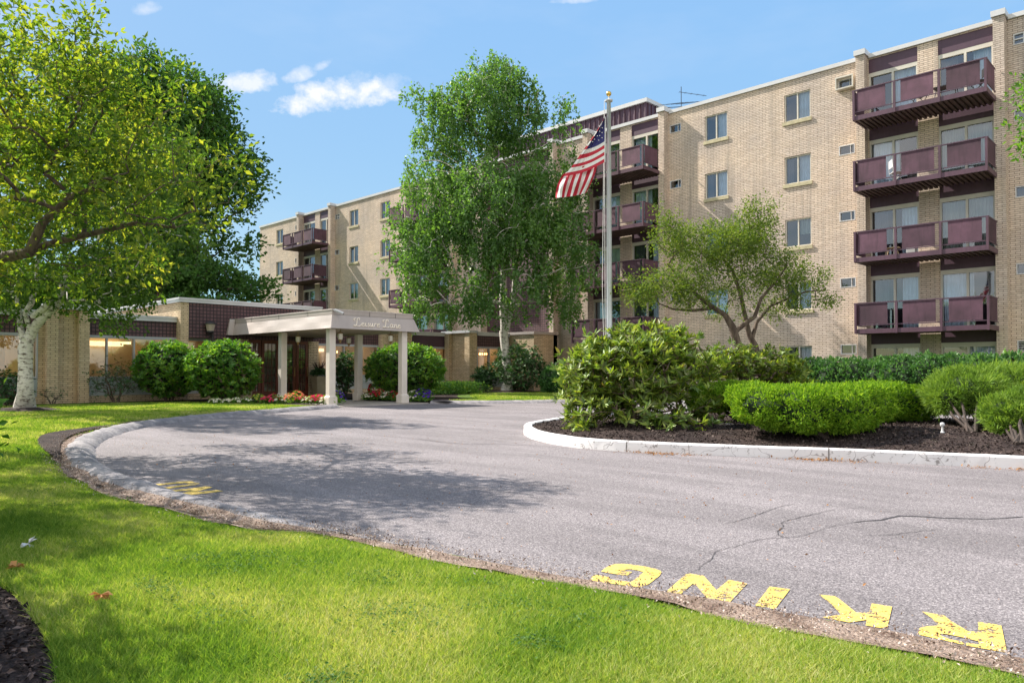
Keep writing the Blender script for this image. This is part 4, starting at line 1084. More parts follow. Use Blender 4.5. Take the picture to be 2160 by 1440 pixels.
def top_sheet(s, t):
    a = hoistp(t); b = sil(t); p = a + (b - a) * s; p[1] += 6 * math.sin(math.pi * s) * t
    return tuple(atD(p[0], p[1], dF + .05 * math.sin(9 * s + 3 * t) * s + .06 * math.sin(s * 40) * s * (1 - t)))
def mf1(s, t):
    if t < 7 / 13 and s < .80 + .1 * t: return 2
    return 0 if int(t * 13) % 2 == 0 else 1
addgrid(top_sheet, 52, 39, mf1, 0)
b2 = len(V)
TL = smooth_line([(1187, 368), (1200, 361), (1225, 352), (1262, 343)], 4); BL = smooth_line([(1172, 417), (1190, 416), (1212, 413), (1236, 407)], 4)
def low_sheet(s, t):
    a = TL[int(round(t * (len(TL) - 1)))]; b = BL[int(round(t * (len(BL) - 1)))]
    p = a + (b - a) * s; p[0] -= 4.5 * math.sin(math.pi * s) * (1 - t) - 3 * math.sin(math.pi * s) * t
    return tuple(atD(p[0], p[1], dF + .06 + .05 * math.sin(t * 19 + s * 2) + .03 * math.sin(s * 9)))
addgrid(low_sheet, 20, 44, lambda s, t: 0 if int(t * 11) % 2 == 0 else 1, b2)
me = bpy.data.meshes.new('cloth'); me.from_pydata(V, [], Fq); me.polygons.foreach_set('material_index', mi); me.polygons.foreach_set('use_smooth', [True] * len(Fq)); me.update()
o = link('cloth', me, [REDF, WHF, BLF], flag)
f = MB()
for (sx_, sy_) in ((1270.5, 270), (1265, 277), (1270, 280), (1260, 287), (1270, 291), (1254, 294), (1263, 296), (1257, 273), (1250, 283), (1245, 293), (1265, 286), (1264, 266), (1250, 299)):
    c = atD(sx_, sy_, dF - .05); pts = []
    for i in range(10):
        r = .017 if i % 2 == 0 else .007; an = math.pi / 2 + i * math.pi / 5; pts.append(c + RT * r * math.cos(an) + np.array([0, 0, 1]) * r * math.sin(an))
    f.poly(pts)
f.build('stars', WHF, flag)
MB().tube([atD(1276.8, 247, dF), atD(1275.8, 342, dF)], .012, 6).build('hoist_band', WHF, flag)

# ================================================================== TREES
def tree(name, label, cat, stems, ells, ncl, per, sig, ln, wd, lmat, bmat, group=None, **kw):
    gk = {k: kw.pop(k) for k in ('r_tip', 'shell', 'wig', 'up', 'minz') if k in kw}
    base = stems[0][0][0]
    t = thing(name, label, cat, (base[0], base[1], base[2]), group)
    mb, C0, dirs = grow(stems, ells, ncl, **gk)
    mb.build('trunk', bmat, t, smooth=True)
    leaves_around(C0, dirs, per, sig, ln, wd, lmat, 'crown', t, **kw)
    return t
def px(*pts): return [(atD(u, v, d), r) for u, v, d, r in pts]
# near tree whose crown fills the upper left
tb = np.array([-13.3, 1.9, .08])
ztr = lambda z, dx=0, dy=0: tb + np.array([dx, dy, z])
tree('broadleaf_tree', 'near tree with yellow green leaves filling the upper left corner', 'tree',
     [[(ztr(0), .20), (ztr(1.6, .05, .0), .16), (ztr(2.5, .15, .1), .14)],
      [(ztr(2.4, .13, .1), .10), (atD(-20, 548, 10.2), .085), (atD(62, 532, 9.9), .07), (atD(90, 470, 9.8), .055), (atD(150, 415, 9.6), .04), (atD(250, 368, 9.5), .025)],
      [(ztr(2.4, .13, .1), .09), (atD(-60, 450, 10.8), .07), (atD(20, 330, 11), .045), (atD(60, 200, 11), .03)],
      [(atD(10, 545, 10.1), .06), (atD(120, 510, 10.3), .045), (atD(290, 470, 10.2), .03), (atD(370, 480, 10.2), .018)]],
     [E(40, 170, 10.6, 1.75, 1.15, 1.8), E(190, 130, 10.3, .75, .75), E(260, 290, 10.0, 1.1, .95, 1.4), E(400, 330, 9.7, .55, .55, .9), E(440, 395, 9.6, .40, .25, .5), E(320, 440, 9.9, .95, .62, 1.2), E(480, 385, 9.6, .28, .12, .3, 3), E(210, 250, 10.1, 1.2, .9, 1.4), E(120, 420, 10.2, 1.7, .85, 1.7), E(-220, 300, 10.8, 2.0, 1.7, 2.2), E(200, 390, 13.3, 1.3, 1.0, 1.3), E(330, 350, 12.6, .9, .8, .9), (np.array([-10.6, .5, 4.2]), np.array([1.1, .8, .7]), 2.5), (np.array([-10.3, 1.6, 5.0]), np.array([.9, .7, .6]), 1.3), (np.array([-9.3, .3, 3.6]), np.array([1.0, .7, .5]), 3), (np.array([-12.0, .2, 3.9]), np.array([1.1, 1.0, .7]), 2), E(60, 560, 10.4, 1.4, .35, 1.2), E(240, 545, 10.4, .8, .3, 1)],
     520, 56, .15, .098, .046, L_MAPLE, BARK, r_tip=.0045, shell=.1, droop=.12, align=.45, jit=.5, up=.35)
# white birch left
b1 = onZ(52, 862, .09); d1 = 21.0
tree('birch_tree', 'forked white birch on the lawn in front of the low brick wing', 'tree',
     [[(b1, .30), (atD(54, 830, d1), .215), (atD(54, 780, d1), .19), (atD(54, 735, d1), .20), (atD(58, 712, d1), .16)],
      [(atD(56, 725, d1), .16), (atD(72, 690, d1), .14), (atD(95, 665, d1 - .1), .12), (atD(125, 638, d1 - .2), .10), (atD(132, 600, d1 - .2), .075), (atD(150, 540, d1), .05)],
      [(atD(52, 730, d1), .10), (atD(44, 695, d1), .08), (atD(40, 660, d1 + .2), .07), (atD(30, 600, d1 + .3), .05)],
      [(atD(60, 720, d1), .08), (atD(62, 690, d1 - .1), .07), (atD(52, 660, d1 - .2), .065), (atD(66, 640, d1 - .1), .08), (atD(78, 590, d1 + .1), .06), (atD(80, 500, d1 + .2), .04)],
      [(atD(70, 668, d1 - .1), .09), (atD(92, 650, d1 - .3), .09), (atD(110, 632, d1 - .3), .05)]],
     [E(100, 520, 21.5, 3.2, 1.7, 3), E(200, 600, 21, 1.5, .7, 1.4), E(40, 610, 20.6, 1.2, .8, 1), E(260, 560, 21.5, 1.5, 1.0, 1.5), E(170, 370, 20.8, 2.6, 2.3, 2.6), E(330, 350, 20.0, 1.5, 1.4, 1.5), E(60, 210, 21.2, 2.4, 1.8, 2.2), E(370, 470, 20.0, 1.2, .8, 1.2), E(250, 650, 20.6, .35, .45, .35, 4), E(240, 620, 20.6, .6, .35, .5, 2), E(30, 660, 20.5, .35, .3, .35, 3), E(-60, 560, 21.5, 1.8, 1.2, 2)],
     560, 62, .20, .12, .07, L_BIRCH1, BIRCHB, r_tip=.006, strand=.5, droop=.5)
# the large dark trees behind the low wing
ob = atD(400, 650, 46); ob[2] = 0
tree('oak_tree', 'tall deep green tree rising behind the low wing roof', 'tree',
     [[(ob, .45), (ob + (0, 0, 5), .36), (ob + (.3, .2, 10), .26), (ob + (-.2, 0, 15), .12)]],
     [E(330, 220, 47, 4.4, 2.6, 4), E(400, 250, 46, 2.4, 2.4, 3), E(400, 330, 45, 3.2, 2.5, 4), E(500, 390, 45, 2.0, 1.6, 2), E(535, 380, 45, 1.1, .9, 1.2), E(470, 430, 45, 1.8, 1.0, 2), E(300, 400, 46, 5, 4, 4), E(420, 520, 45, 2.2, 1.8, 2, 1), E(520, 520, 45, .8, .7, .8)],
     520, 80, .38, .27, .18, L_OAK, BARK, r_tip=.02, shell=.45, wig=.08)
ob = atD(330, 650, 43); ob[2] = 0
tree('broadleaf_tree', 'lower tree with level dark boughs behind the low wing roof', 'tree',
     [[(ob, .35), (ob + (0, 0, 4), .28), (ob + (.2, .2, 7), .12)]],
     [E(440, 585, 43, 2.6, .9, 2), E(520, 610, 43, 1.7, .7, 1.5), E(560, 610, 43, .6, .7, .7), E(330, 580, 44, 3.5, 1.5, 3), E(220, 600, 44, 3, 1.3, 2.5), E(420, 640, 42, 2.6, .4, 2)],
     380, 80, .34, .22, .15, L_OAK, BARK, r_tip=.016, shell=.3, wig=.05, up=.05, flat=.5)
# birch in the centre
b2_ = onZ(1068, 826, .14); d2 = 36.6
C2 = lambda u, v, dd=0: atD(u, v, d2 + dd)
tree('birch_tree', 'tall full white barked birch with hanging foliage beside the flagpole', 'tree',
     [[(b2_, .31), (C2(1072, 800), .25), (C2(1067, 750), .215), (C2(1062, 700), .215), (C2(1064, 690), .18)],
      [(C2(1064, 700), .18), (C2(1060, 640), .17), (C2(1063, 560), .14), (C2(1055, 480), .11), (C2(1040, 380), .08), (C2(1035, 250), .04)],
      [(C2(1068, 700), .15), (C2(1082, 640), .11), (C2(1085, 580), .09), (C2(1110, 480), .07), (C2(1120, 380), .05)]],
     [E(1030, 220, 36, 2.6, 2.2, 2.5), E(1045, 150, 36, 1.3, 1.0, 1.2), E(920, 235, 36, 1.5, 1.5, 1.5, .7), E(890, 215, 36, .8, 1.1, .9, .6), E(1160, 260, 35.6, 1.3, 1.7, 1.4), E(930, 380, 36, 2.0, 2.0, 2.2), E(1150, 400, 35.4, 2.2, 2.2, 2.2), E(1040, 440, 35, 2.8, 2.6, 2.6), E(900, 520, 35.8, 1.8, 2.0, 1.8), E(1180, 530, 35, 1.8, 2.0, 1.8), E(830, 440, 35.8, .5, .35, .5, 1.5), E(1050, 590, 34.8, 2.2, 1.4, 2.2, .6), E(880, 620, 35.5, 1.1, 1.1, 1.1), E(960, 640, 35.5, 1.6, .6, 1.3), E(1190, 620, 34.8, 1.1, .9, 1.0), E(1235, 470, 35.2, .7, 1.2, .8)],
     820, 86, .25, .15, .10, L_BIRCH2, BIRCHB, r_tip=.010, shell=.3, strand=1.25, droop=.5, wig=.1)
# small crab apple on the island
d3 = 16.6; C3 = lambda u, v, dd=0: atD(u, v, d3 + dd)
tree('crabapple_tree', 'small open crooked tree with sparse olive leaves against the brick wall', 'tree',
     [[(C3(1590, 872), .10), (C3(1570, 770), .095), (C3(1556, 725), .09), (C3(1545, 690), .085), (C3(1530, 665), .06), (C3(1500, 645), .055), (C3(1470, 622), .045), (C3(1440, 590, -.1), .03), (C3(1410, 560, -.2), .02)],
      [(C3(1550, 700), .055), (C3(1575, 680), .05), (C3(1592, 668), .045), (C3(1605, 630), .035), (C3(1640, 590), .025), (C3(1660, 560), .018)],
      [(C3(1615, 872, .3), .09), (C3(1600, 760, .3), .08), (C3(1592, 728, .3), .075), (C3(1580, 705, .3), .06), (C3(1570, 660, .3), .05), (C3(1562, 620, .3), .045), (C3(1545, 570, .3), .035), (C3(1525, 545, .3), .02)],
      [(C3(1586, 715, .3), .05), (C3(1596, 680, .3), .04), (C3(1625, 645, .3), .03), (C3(1700, 615, .3), .018), (C3(1740, 612, .3), .01)],
      [(C3(1500, 650), .045), (C3(1460, 655), .03), (C3(1420, 652), .02), (C3(1390, 640), .012)]],
     [E(1500, 520, 16.6, .95, .55, .8), E(1580, 500, 16.7, .75, .5, .8), E(1600, 450, 16.6, .45, .3, .4, 1), E(1420, 500, 16.3, .45, .45, .5), E(1400, 455, 16.3, .3, .25, .3, .8), E(1430, 590, 16.3, .75, .35, .6, 1.2), E(1360, 620, 16.3, .5, .25, .4, 1.2), E(1650, 570, 16.8, .65, .45, .6), E(1710, 590, 16.8, .45, .35, .5), E(1745, 632, 16.8, .28, .12, .3, 2), E(1560, 590, 16.6, .8, .4, .7, .7), E(1460, 625, 16.4, .6, .3, .5, .8), E(1640, 640, 16.8, .7, .32, .5, .7), E(1550, 650, 16.5, .6, .25, .4, .6), E(1340, 600, 16.2, .35, .3, .4, 1)],
     620, 42, .095, .064, .028, L_CRAB, BARK, r_tip=.0028, shell=.1, wig=.14, droop=.15, align=.3, jit=.6)
# trees far behind on the left and a twig entering at the right edge
for (u, v, d, r, h, lab) in ((60, 640, 60, 4.5, 5.0, 'distant green tree beyond the left end of the low wing'), (200, 640, 66, 5, 5.0, 'distant tree seen under the near crown above the low roof')):
    b = atD(u, v, d); b[2] = 0
    tree('distant_tree', lab, 'tree', [[(b, .3), (b + (0, 0, h), .2)]], [(b + (0, 0, h + 1), np.array([r, r, h * .8]), 1), (b + (2, 1, h - 1), np.array([r, r, h * .6]), 1)], 200, 50, .6, .4, .3, L_OAK, BARK, r_tip=.03)
tb = onY(2300, 330, 13.0); tb = np.array([tb[0], tb[1], 0.05]); e1 = onY(2160, 330, 13.0); 
tree('broadleaf_tree', 'tree whose bright twigs enter at the right edge of the frame', 'tree',
     [[(tb, .12), (tb + (0, 0, 2.5), .10), (tb + (.1, 0, 4.4), .06)], [(tb + (0, 0, 3.4), .04), (onY(2220, 320, 13.0), .02), (onY(2172, 300, 13.0), .008)]],
     [(tb + (0, 0, 5.0), np.array([1.0, 1.0, 1.1]), 1), (onY(2172, 318, 13.0), np.array([.13, .2, .18]), 14)], 90, 24, .07, .08, .035, L_NEAR, BARK, r_tip=.003)

# ================================================================== SHRUBS
def shrub(name, label, base, ells, ncl, style, lmat, group=None, nstem=6, core=0.0, bmat=BARKG, ln=.12, wd=.038, per=7, extra=2, sig=.1, minz=.2, cat='shrub', shell=.55, r_tip=.006):
    base = np.array(base, float); t = thing(name, label, cat, base, group)
    stems = []
    zc = np.mean([e[0][2] for e in ells]); cc = np.mean([e[0] for e in ells], 0)
    for i in range(nstem):
        an = i * 2 * math.pi / nstem + rng.random() * .6; R = ells[0][1][0]
        p0 = base + np.array([.10 * math.cos(an), .10 * math.sin(an), 0]) * R; p2 = ells[0][0] * .7 + base * .3 + np.array([.35 * math.cos(an) * R, .35 * math.sin(an) * R, 0])
        p1 = (p0 + p2) / 2 + rng.normal(size=3) * .06 * R
        r0 = .02 + .012 * R
        stems.append([(p0, r0), (p1, r0 * .8), (p2, r0 * .5)])
    mb, C0, dirs = grow(stems, ells, ncl, r_tip=r_tip, shell=shell, wig=.12, up=.1, minz=minz)
    mb.build('stems', bmat, t, smooth=True)
    if style == 'whorl': whorls(C0, dirs, per, ln, wd, lmat, 'foliage', t, extra=extra, sig=sig)
    else: leaves_around(C0, dirs, per, sig, ln, wd, lmat, 'foliage', t, upn=.8)
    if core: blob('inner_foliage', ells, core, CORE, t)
    return t
rb = onZ(1340, 893, .26)
shrub('rhododendron', 'large sprawling yellow green rhododendron at the front of the island', rb,
      [E(1330, 785, 13.6, 1.15, .72, 1.0), E(1395, 735, 13.8, .65, .42, .6), E(1300, 745, 13.8, .70, .32, .6), E(1470, 775, 13.9, .55, .35, .6), E(1235, 800, 13.4, .45, .50, .5), E(1240, 870, 12.9, .42, .28, .4, 1.3), E(1445, 845, 13.0, .55, .42, .4, .8), E(1455, 890, 12.2, .36, .16, .3, 1.6), E(1330, 868, 12.9, .7, .22, .4, .8), E(1500, 860, 13.1, .35, .25, .3, 1.2)],
      950, 'whorl', L_RHODO, ln=.165, wd=.046, per=9, extra=2, sig=.09, nstem=9, minz=.22, shell=.6, r_tip=.0045)
rb = onZ(1590, 885, .28); rb = atD(1600, 862, 15.2); rb[2] = .28
shrub('rhododendron', 'bare sided rhododendron with green top behind the clipped yews', rb,
      [E(1520, 770, 15.0, .75, .30, .6), E(1610, 775, 15.2, .75, .38, .6), E(1670, 800, 15.3, .42, .25, .4)],
      420, 'whorl', L_RHODO, ln=.12, wd=.038, per=9, extra=2, sig=.08, nstem=7, minz=.3, shell=.7, r_tip=.005)
# bare twigs inside the two island rhododendrons are their own stems
def clipped(name, label, base, ells, n, ln, wd, lmat, group=None, core=.84, upb=.5, cat='shrub', tuft=4, cutz=None, core_mat=CORE, lumpy=.035, sq=1.0):
    t = thing(name, label, cat, base, group)
    Pp, Nn = surf_ells(ells, n, sq)
    if cutz is not None:
        k = Pp[:, 2] < cutz; Pp[k, 2] = Pp[k, 2] * .0 + cutz + rng.random(k.sum()) * .1
    lump = lumpy * np.sin(Pp[:, 0] * 9) * np.sin(Pp[:, 1] * 8 + 1) * np.sin(Pp[:, 2] * 7)
    Pp = Pp + Nn * lump[:, None]
    k = np.repeat(np.arange(len(Pp)), tuft); D = Nn[k] * .8 + rng.normal(size=(len(k), 3)) * .55; D[:, 2] += upb
    s = .6 + .8 * rng.random(len(k)) + 1.1 * (rng.random(len(Pp)) < .03)[k]
    leaf_cards('foliage', Pp[k] + rng.normal(size=(len(k), 3)) * ln * .2, D, rng.normal(size=(len(k), 3)), ln * s, wd * s, lmat, t)
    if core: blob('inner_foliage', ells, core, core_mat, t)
    b = np.array(base); f = MB()
    for i in range(7):
        an = i * .9; q = ells[i % len(ells)][0] + np.array([math.cos(an), math.sin(an), 0]) * .25 * ells[i % len(ells)][1]; f.tube([b + (.05 * math.cos(an), .05 * math.sin(an), 0), (b + q) / 2 + rng.normal(size=3) * .04, q], [.028, .02, .012], 6)
    f.build('stems', DARKBARK, t)
    return t
def slab_ells(uv, r, w=1):
    return [E(u, v, d, *r, w=w) for u, v, d in uv]
yb = onZ(1740, 925, .2)
clipped('clipped_yew', 'wide flat topped bright green clipped yew in the middle of the island', yb,
        [E(1620, 855, 11.3, .45, .27, .55), E(1690, 862, 11.2, .60, .34, .75), E(1760, 862, 11.3, .60, .34, .8), E(1815, 850, 11.6, .42, .31, .75), E(1590, 835, 11.8, .35, .18, .5), E(1720, 838, 12.2, .8, .20, .7)],
        21000, .042, .016, L_YEW, 'clipped yews on the island', .80, sq=.68, lumpy=.02)
yb = atD(1560, 880, 13.6); yb[2] = .26
clipped('clipped_yew', 'small bright green clipped yew tucked against the large rhododendron', yb,
        [E(1555, 835, 13.3, .55, .25, .5), E(1500, 840, 13.2, .35, .2, .4)], 6000, .042, .016, L_YEW, 'clipped yews on the island', .80, sq=.68, lumpy=.02)
yb = atD(1915, 905, 13.6); yb[2] = .25
clipped('clipped_yew', 'shaded clipped yew behind the right end of the wide yew', yb,
        [E(1905, 850, 13.6, .55, .32, .6), E(1860, 845, 13.4, .5, .34, .6)], 6500, .042, .016, L_YEW, 'clipped yews on the island', .78, sq=.68, lumpy=.02)
jb = onZ(2050, 912, .25)
clipped('mounded_juniper', 'rounded feathery juniper with bare dark stems near the right edge', jb,
        [E(2040, 825, 12.6, .66, .36, .6), E(2110, 820, 12.9, .7, .38, .7), E(1995, 840, 12.5, .30, .25, .35), E(2160, 825, 13.1, .7, .36, .6)], 9500, .075, .010, L_PINE, 'junipers at the right of the island', .70, upb=.3, tuft=6, lumpy=.10)
jb = onZ(2150, 935, .22)
clipped('mounded_juniper', 'nearest feathery juniper cut off by the right edge', jb,
        [E(2140, 870, 11.2, .42, .26, .45), E(2190, 865, 11.3, .5, .34, .5), E(2120, 895, 11.1, .25, .15, .3)], 7000, .075, .010, L_PINE, 'junipers at the right of the island', .74, upb=.3, tuft=6, lumpy=.10)
# long hedge before the apartment block
hb = onY(1930, 800, 26.4); hb = np.array([hb[0], 26.6, .1])
he = []
for i, x in enumerate(np.arange(-11.6, 3.2, .75)):
    he.append((np.array([x, 26.7 + .12 * math.sin(i * 2.1), .80 + .03 * math.sin(i * 1.3) + .016 * i]), np.array([.72, .75, .80]), 1))
clipped('privet_hedge', 'long dark green clipped hedge in front of the ground floor windows', hb, he, 22000, .09, .055, L_HEDGE, None, .86, cat='hedge', tuft=3)
hb2 = [(np.array([x, 27.2, .65]), np.array([.7, .7, .66]), 1) for x in np.arange(-23.6, -19.5, .7)]
clipped('privet_hedge', 'short low hedge right of the birch below the brick wall', np.array([-21.5, 27.2, .1]), hb2, 7000, .10, .06, L_HEDGE, None, .86, cat='hedge', tuft=3)
# shrubs along the wing
G1 = 'round rhododendrons along the entrance wing'
def rsh(label, u, vb, d, ru, top, rd=None, n=420, lm=L_RHODG, grp=G1, name='rhododendron', ln=.15, wd=.055, two=None, sh=.6, core=0, per=9):
    b = atD(u, vb, d); b[2] = .08; zt = atD(u, top, d)[2]; hc = (zt + .25) / 2; hr = (zt - .25) / 2
    if grp: e = [(np.array([b[0], b[1], hc]), np.array([ru, rd or ru, hr]), 1), (np.array([b[0], b[1], hc * .85]), np.array([ru * .97, (rd or ru) * .97, hr * .8]), .4)]
    else: e = [(np.array([b[0], b[1], hc]), np.array([ru, rd or ru, hr]), 1), (np.array([b[0] + .2 * ru, b[1] - .2 * ru, hc * .8]), np.array([ru * .9, (rd or ru) * .9, hr * .75]), 1), (np.array([b[0] - .2 * ru, b[1] + .1 * ru, hc * 1.1]), np.array([ru * .75, (rd or ru) * .8, hr * .8]), 1)]
    return shrub(name, label, b, e, n, 'whorl', lm, grp, core=core, ln=ln, wd=wd, extra=2, sig=.07 if grp else .11, minz=.22, shell=.84 if grp else sh, per=per)
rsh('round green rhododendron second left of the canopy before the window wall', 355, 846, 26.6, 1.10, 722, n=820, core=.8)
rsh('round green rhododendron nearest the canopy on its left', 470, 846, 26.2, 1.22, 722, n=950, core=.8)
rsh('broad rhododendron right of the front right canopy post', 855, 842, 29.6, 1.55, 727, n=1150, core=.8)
rsh('narrow dark shrub seen between the left canopy posts', 728, 835, 32.5, .50, 742, n=200, lm=L_DARKS, grp=None, name='evergreen_shrub')
rsh('tall rounded dark shrub right behind the central birch trunk', 1095, 826, 37.0, 1.35, 727, n=560, lm=L_DARKS, grp=None, name='evergreen_shrub', sh=.7)
rsh('small dark shrub left of the central birch trunk', 1022, 824, 37.4, .5, 774, n=200, lm=L_DARKS, grp=None, name='evergreen_shrub', sh=.5)
rsh('dark shrub between the round shrub and the low hedge', 1170, 830, 36.5, .75, 768, n=260, lm=L_DARKS, grp=None, name='evergreen_shrub', sh=.6)
rsh('thin twiggy shrub with sparse leaves under the windows', 245, 846, 25.8, .85, 757, n=150, lm=L_DARKS, grp=None, name='twiggy_shrub', ln=.09, wd=.035, sh=.3, per=5)
b = atD(112, 850, 24.2); b[2] = .06
shrub('twiggy_shrub', 'tiny bare twiggy shrub at the foot of the brick pier', b, [(b + (0, 0, .35), np.array([.45, .4, .22]), 1)], 40, 'whorl', L_DARKS, ln=.06, wd=.025, per=4, extra=1, nstem=3, minz=.1, r_tip=.004)
b = atD(20, 840, 23.5); b[2] = .06
shrub('evergreen_shrub', 'dark shrub behind the left birch trunk', b, [(b + (0, 0, .6), np.array([.7, .6, .5]), 1)], 180, 'whorl', L_DARKS, ln=.1, wd=.04, per=8, minz=.1)
# low ground cover by the pier
gp = []
for u in range(898, 1000, 4):
    p = atD(u, 822, 33.5 + (u - 898) * .02); gp.append((p[0], p[1]))
gp = np.array(gp); n = 5200; k = rng.integers(0, len(gp), n)
Pg = np.column_stack([gp[k] + rng.normal(size=(n, 2)) * .32, .12 + rng.random(n) ** 1.3 * .52])
o = leaf_cards('ground_cover', Pg, rng.normal(size=(n, 3)) + [0, 0, .8], rng.normal(size=(n, 3)), .13, .05, L_RHODG, None)
tag(o, 'low leafy ground cover between the canopy and the brick pier', 'ground cover', kind='stuff')
# near shrub at the left edge
b = np.array([-6.6, .12, .1])
t = shrub('broadleaf_shrub', 'near shrub with broad bright leaves at the left edge', b, [(b + (0, 0, .75), np.array([1.25, 1.15, .62]), 1), (b + (-.3, -.1, 1.3), np.array([1.0, .9, .7]), 1), (np.array([-5.55, -.25, 1.95]), np.array([.85, .8, .6]), 2.5)], 520, 'around', L_NEAR, ln=.075, wd=.045, per=34, sig=.13, nstem=6, minz=.12, shell=.4)

# ================================================================== FLOWERS
def flower(u, v, d, cols, h, r, label, n=30):
    b = atD(u, v, d); b[2] = .10
    t = thing('bedding_plant', label, 'flowers', b, 'bedding flowers by the canopy')
    m = 130; dd = unit(rng.normal(size=(m, 3))); dd[:, 2] = abs(dd[:, 2]); p = b + dd * np.array([r, r, h]) * rng.random((m, 1)) ** .6
    leaf_cards('foliage', p, dd + rng.normal(size=(m, 3)) * .5, rng.normal(size=(m, 3)), .10, .045, L_RHODG, t)
    mm = flower_m[cols]
    P3 = []; dd = unit(rng.normal(size=(n, 3))); dd[:, 2] = abs(dd[:, 2]) + .3; dd = unit(dd); c = b + dd * np.array([r, r, h]) * 1.05
    k = np.repeat(np.arange(n), 5); an = np.tile(np.arange(5) * 2 * math.pi / 5, n); up_ = unit(dd + [0, -.1, .2])[k]
    a1 = unit(np.cross(up_, [.3, .9, .1])); a2 = np.cross(up_, a1); D = a1 * np.cos(an)[:, None] + a2 * np.sin(an)[:, None] + up_ * .3
    leaf_cards('blossoms', c[k], D, up_, .055, .055, mm, t)
flower_m = {'white': leaf_mat('white_petal', [(.7, .66, .6), (.85, .85, .8)], .3, .02), 'pink': leaf_mat('pink_petal', [(.6, .04, .10), (.75, .10, .22)], .3, .02), 'red': leaf_mat('red_petal', [(.5, .01, .02), (.7, .04, .05)], .3, .02), 'salmon': leaf_mat('salmon_petal', [(.75, .25, .18), (.8, .4, .3)], .3, .02), 'purple': leaf_mat('purple_petal', [(.06, .02, .30), (.14, .05, .5)], .3, .02), 'yellow': leaf_mat('lime_petal', [(.35, .42, .06), (.5, .5, .12)], .3, .02)}
fl = [(500, 848, 25.2, 'white', .16, .22), (520, 849, 25.2, 'white', .14, .2), (545, 846, 25.4, 'yellow', .3, .24), (562, 848, 25.2, 'pink', .2, .25), (578, 846, 25.3, 'pink', .28, .28), (592, 848, 25.2, 'white', .2, .25), (612, 847, 25.2, 'salmon', .3, .27), (626, 847, 25.2, 'salmon', .38, .28), (638, 848, 25.2, 'pink', .24, .26), (652, 849, 25.1, 'white', .2, .26), (663, 848, 25.1, 'pink', .24, .26), (674, 848, 25.1, 'pink', .26, .26), (686, 850, 25.0, 'white', .2, .26), (698, 850, 25.0, 'yellow', .3, .25), (712, 850, 25.0, 'purple', .42, .26), (455, 851, 25.2, 'white', .14, .22), (480, 851, 25.2, 'white', .13, .2),
      (778, 839, 28.6, 'white', .2, .26), (790, 838, 28.6, 'pink', .3, .24), (802, 840, 28.4, 'red', .36, .24), (815, 840, 28.3, 'white', .28, .24), (828, 841, 28.1, 'pink', .3, .24), (840, 842, 27.8, 'red', .24, .22), (782, 838, 29.3, 'red', .55, .12), (872, 846, 27.2, 'white', .36, .22), (888, 847, 27.0, 'purple', .42, .26), (902, 846, 27.3, 'purple', .36, .24)]
names = {'white': 'white', 'pink': 'bright pink', 'red': 'red', 'salmon': 'salmon pink', 'purple': 'deep purple', 'yellow': 'lime yellow'}
side = {True: 'left of the front canopy posts', False: 'by the front right canopy post'}
cnt = {}
tot = {}
for x_ in fl: tot[(x_[3], x_[0] < 730)] = tot.get((x_[3], x_[0] < 730), 0) + 1
ordn = ['leftmost', 'second', 'third', 'fourth', 'fifth', 'sixth', 'seventh', 'eighth']
for x_ in sorted(fl, key=lambda q: q[0]):
    kk_ = (x_[3], x_[0] < 730); i = cnt.get(kk_, 0); cnt[kk_] = i + 1
    pre = '' if tot[kk_] == 1 else ((ordn[i] + ' from left ' if i else 'leftmost '))
    flower(*x_[:3], x_[3], x_[4], x_[5], f'{pre}{names[x_[3]]} bedding plant {side[kk_[1]]}')

# ================================================================== SMALL THINGS
STONE = M('pale_edging_stone', (.30, .25, .23), .85, .2, 8, bump=.5, bscale=40)
for (u, v, d, w, lab) in ((1530, 902, 12.6, .17, 'grey edging stone under the clipped yew, left of its pair'), (1556, 903, 12.6, .15, 'grey edging stone under the clipped yew, right of its pair')):
    p = atD(u, v, d); f = MB(); lo_ = []; hi_ = []
    for (a, b_) in ((-1, -1), (1, -1), (1, 1), (-1, 1)):
        lo_.append(p + np.array([a * w, b_ * .12, -.08])); hi_.append(p + np.array([a * w * .7, b_ * .08, .075 + random.uniform(-.01, .01)]))
    o = f.hexa(lo_, hi_).build('edging_stone', STONE, bevel=.02); tag(o, lab, 'stone', 'edging stones on the island')
p = onZ(1988, 912, .27)
sp = thing('sprinkler_head', 'small white sprinkler head standing in the mulch', 'sprinkler', p)
MB().lathe([(.0, 0), (.035, 0), (.02, .02), (.014, .06), (.014, .10), (.0, .10)], p, 10).build('stem', WHITE, sp)
MB().lathe([(.0, .10), (.03, .10), (.035, .13), (.02, .15), (0, .155)], p, 10).build('nozzle', WHITE, sp)
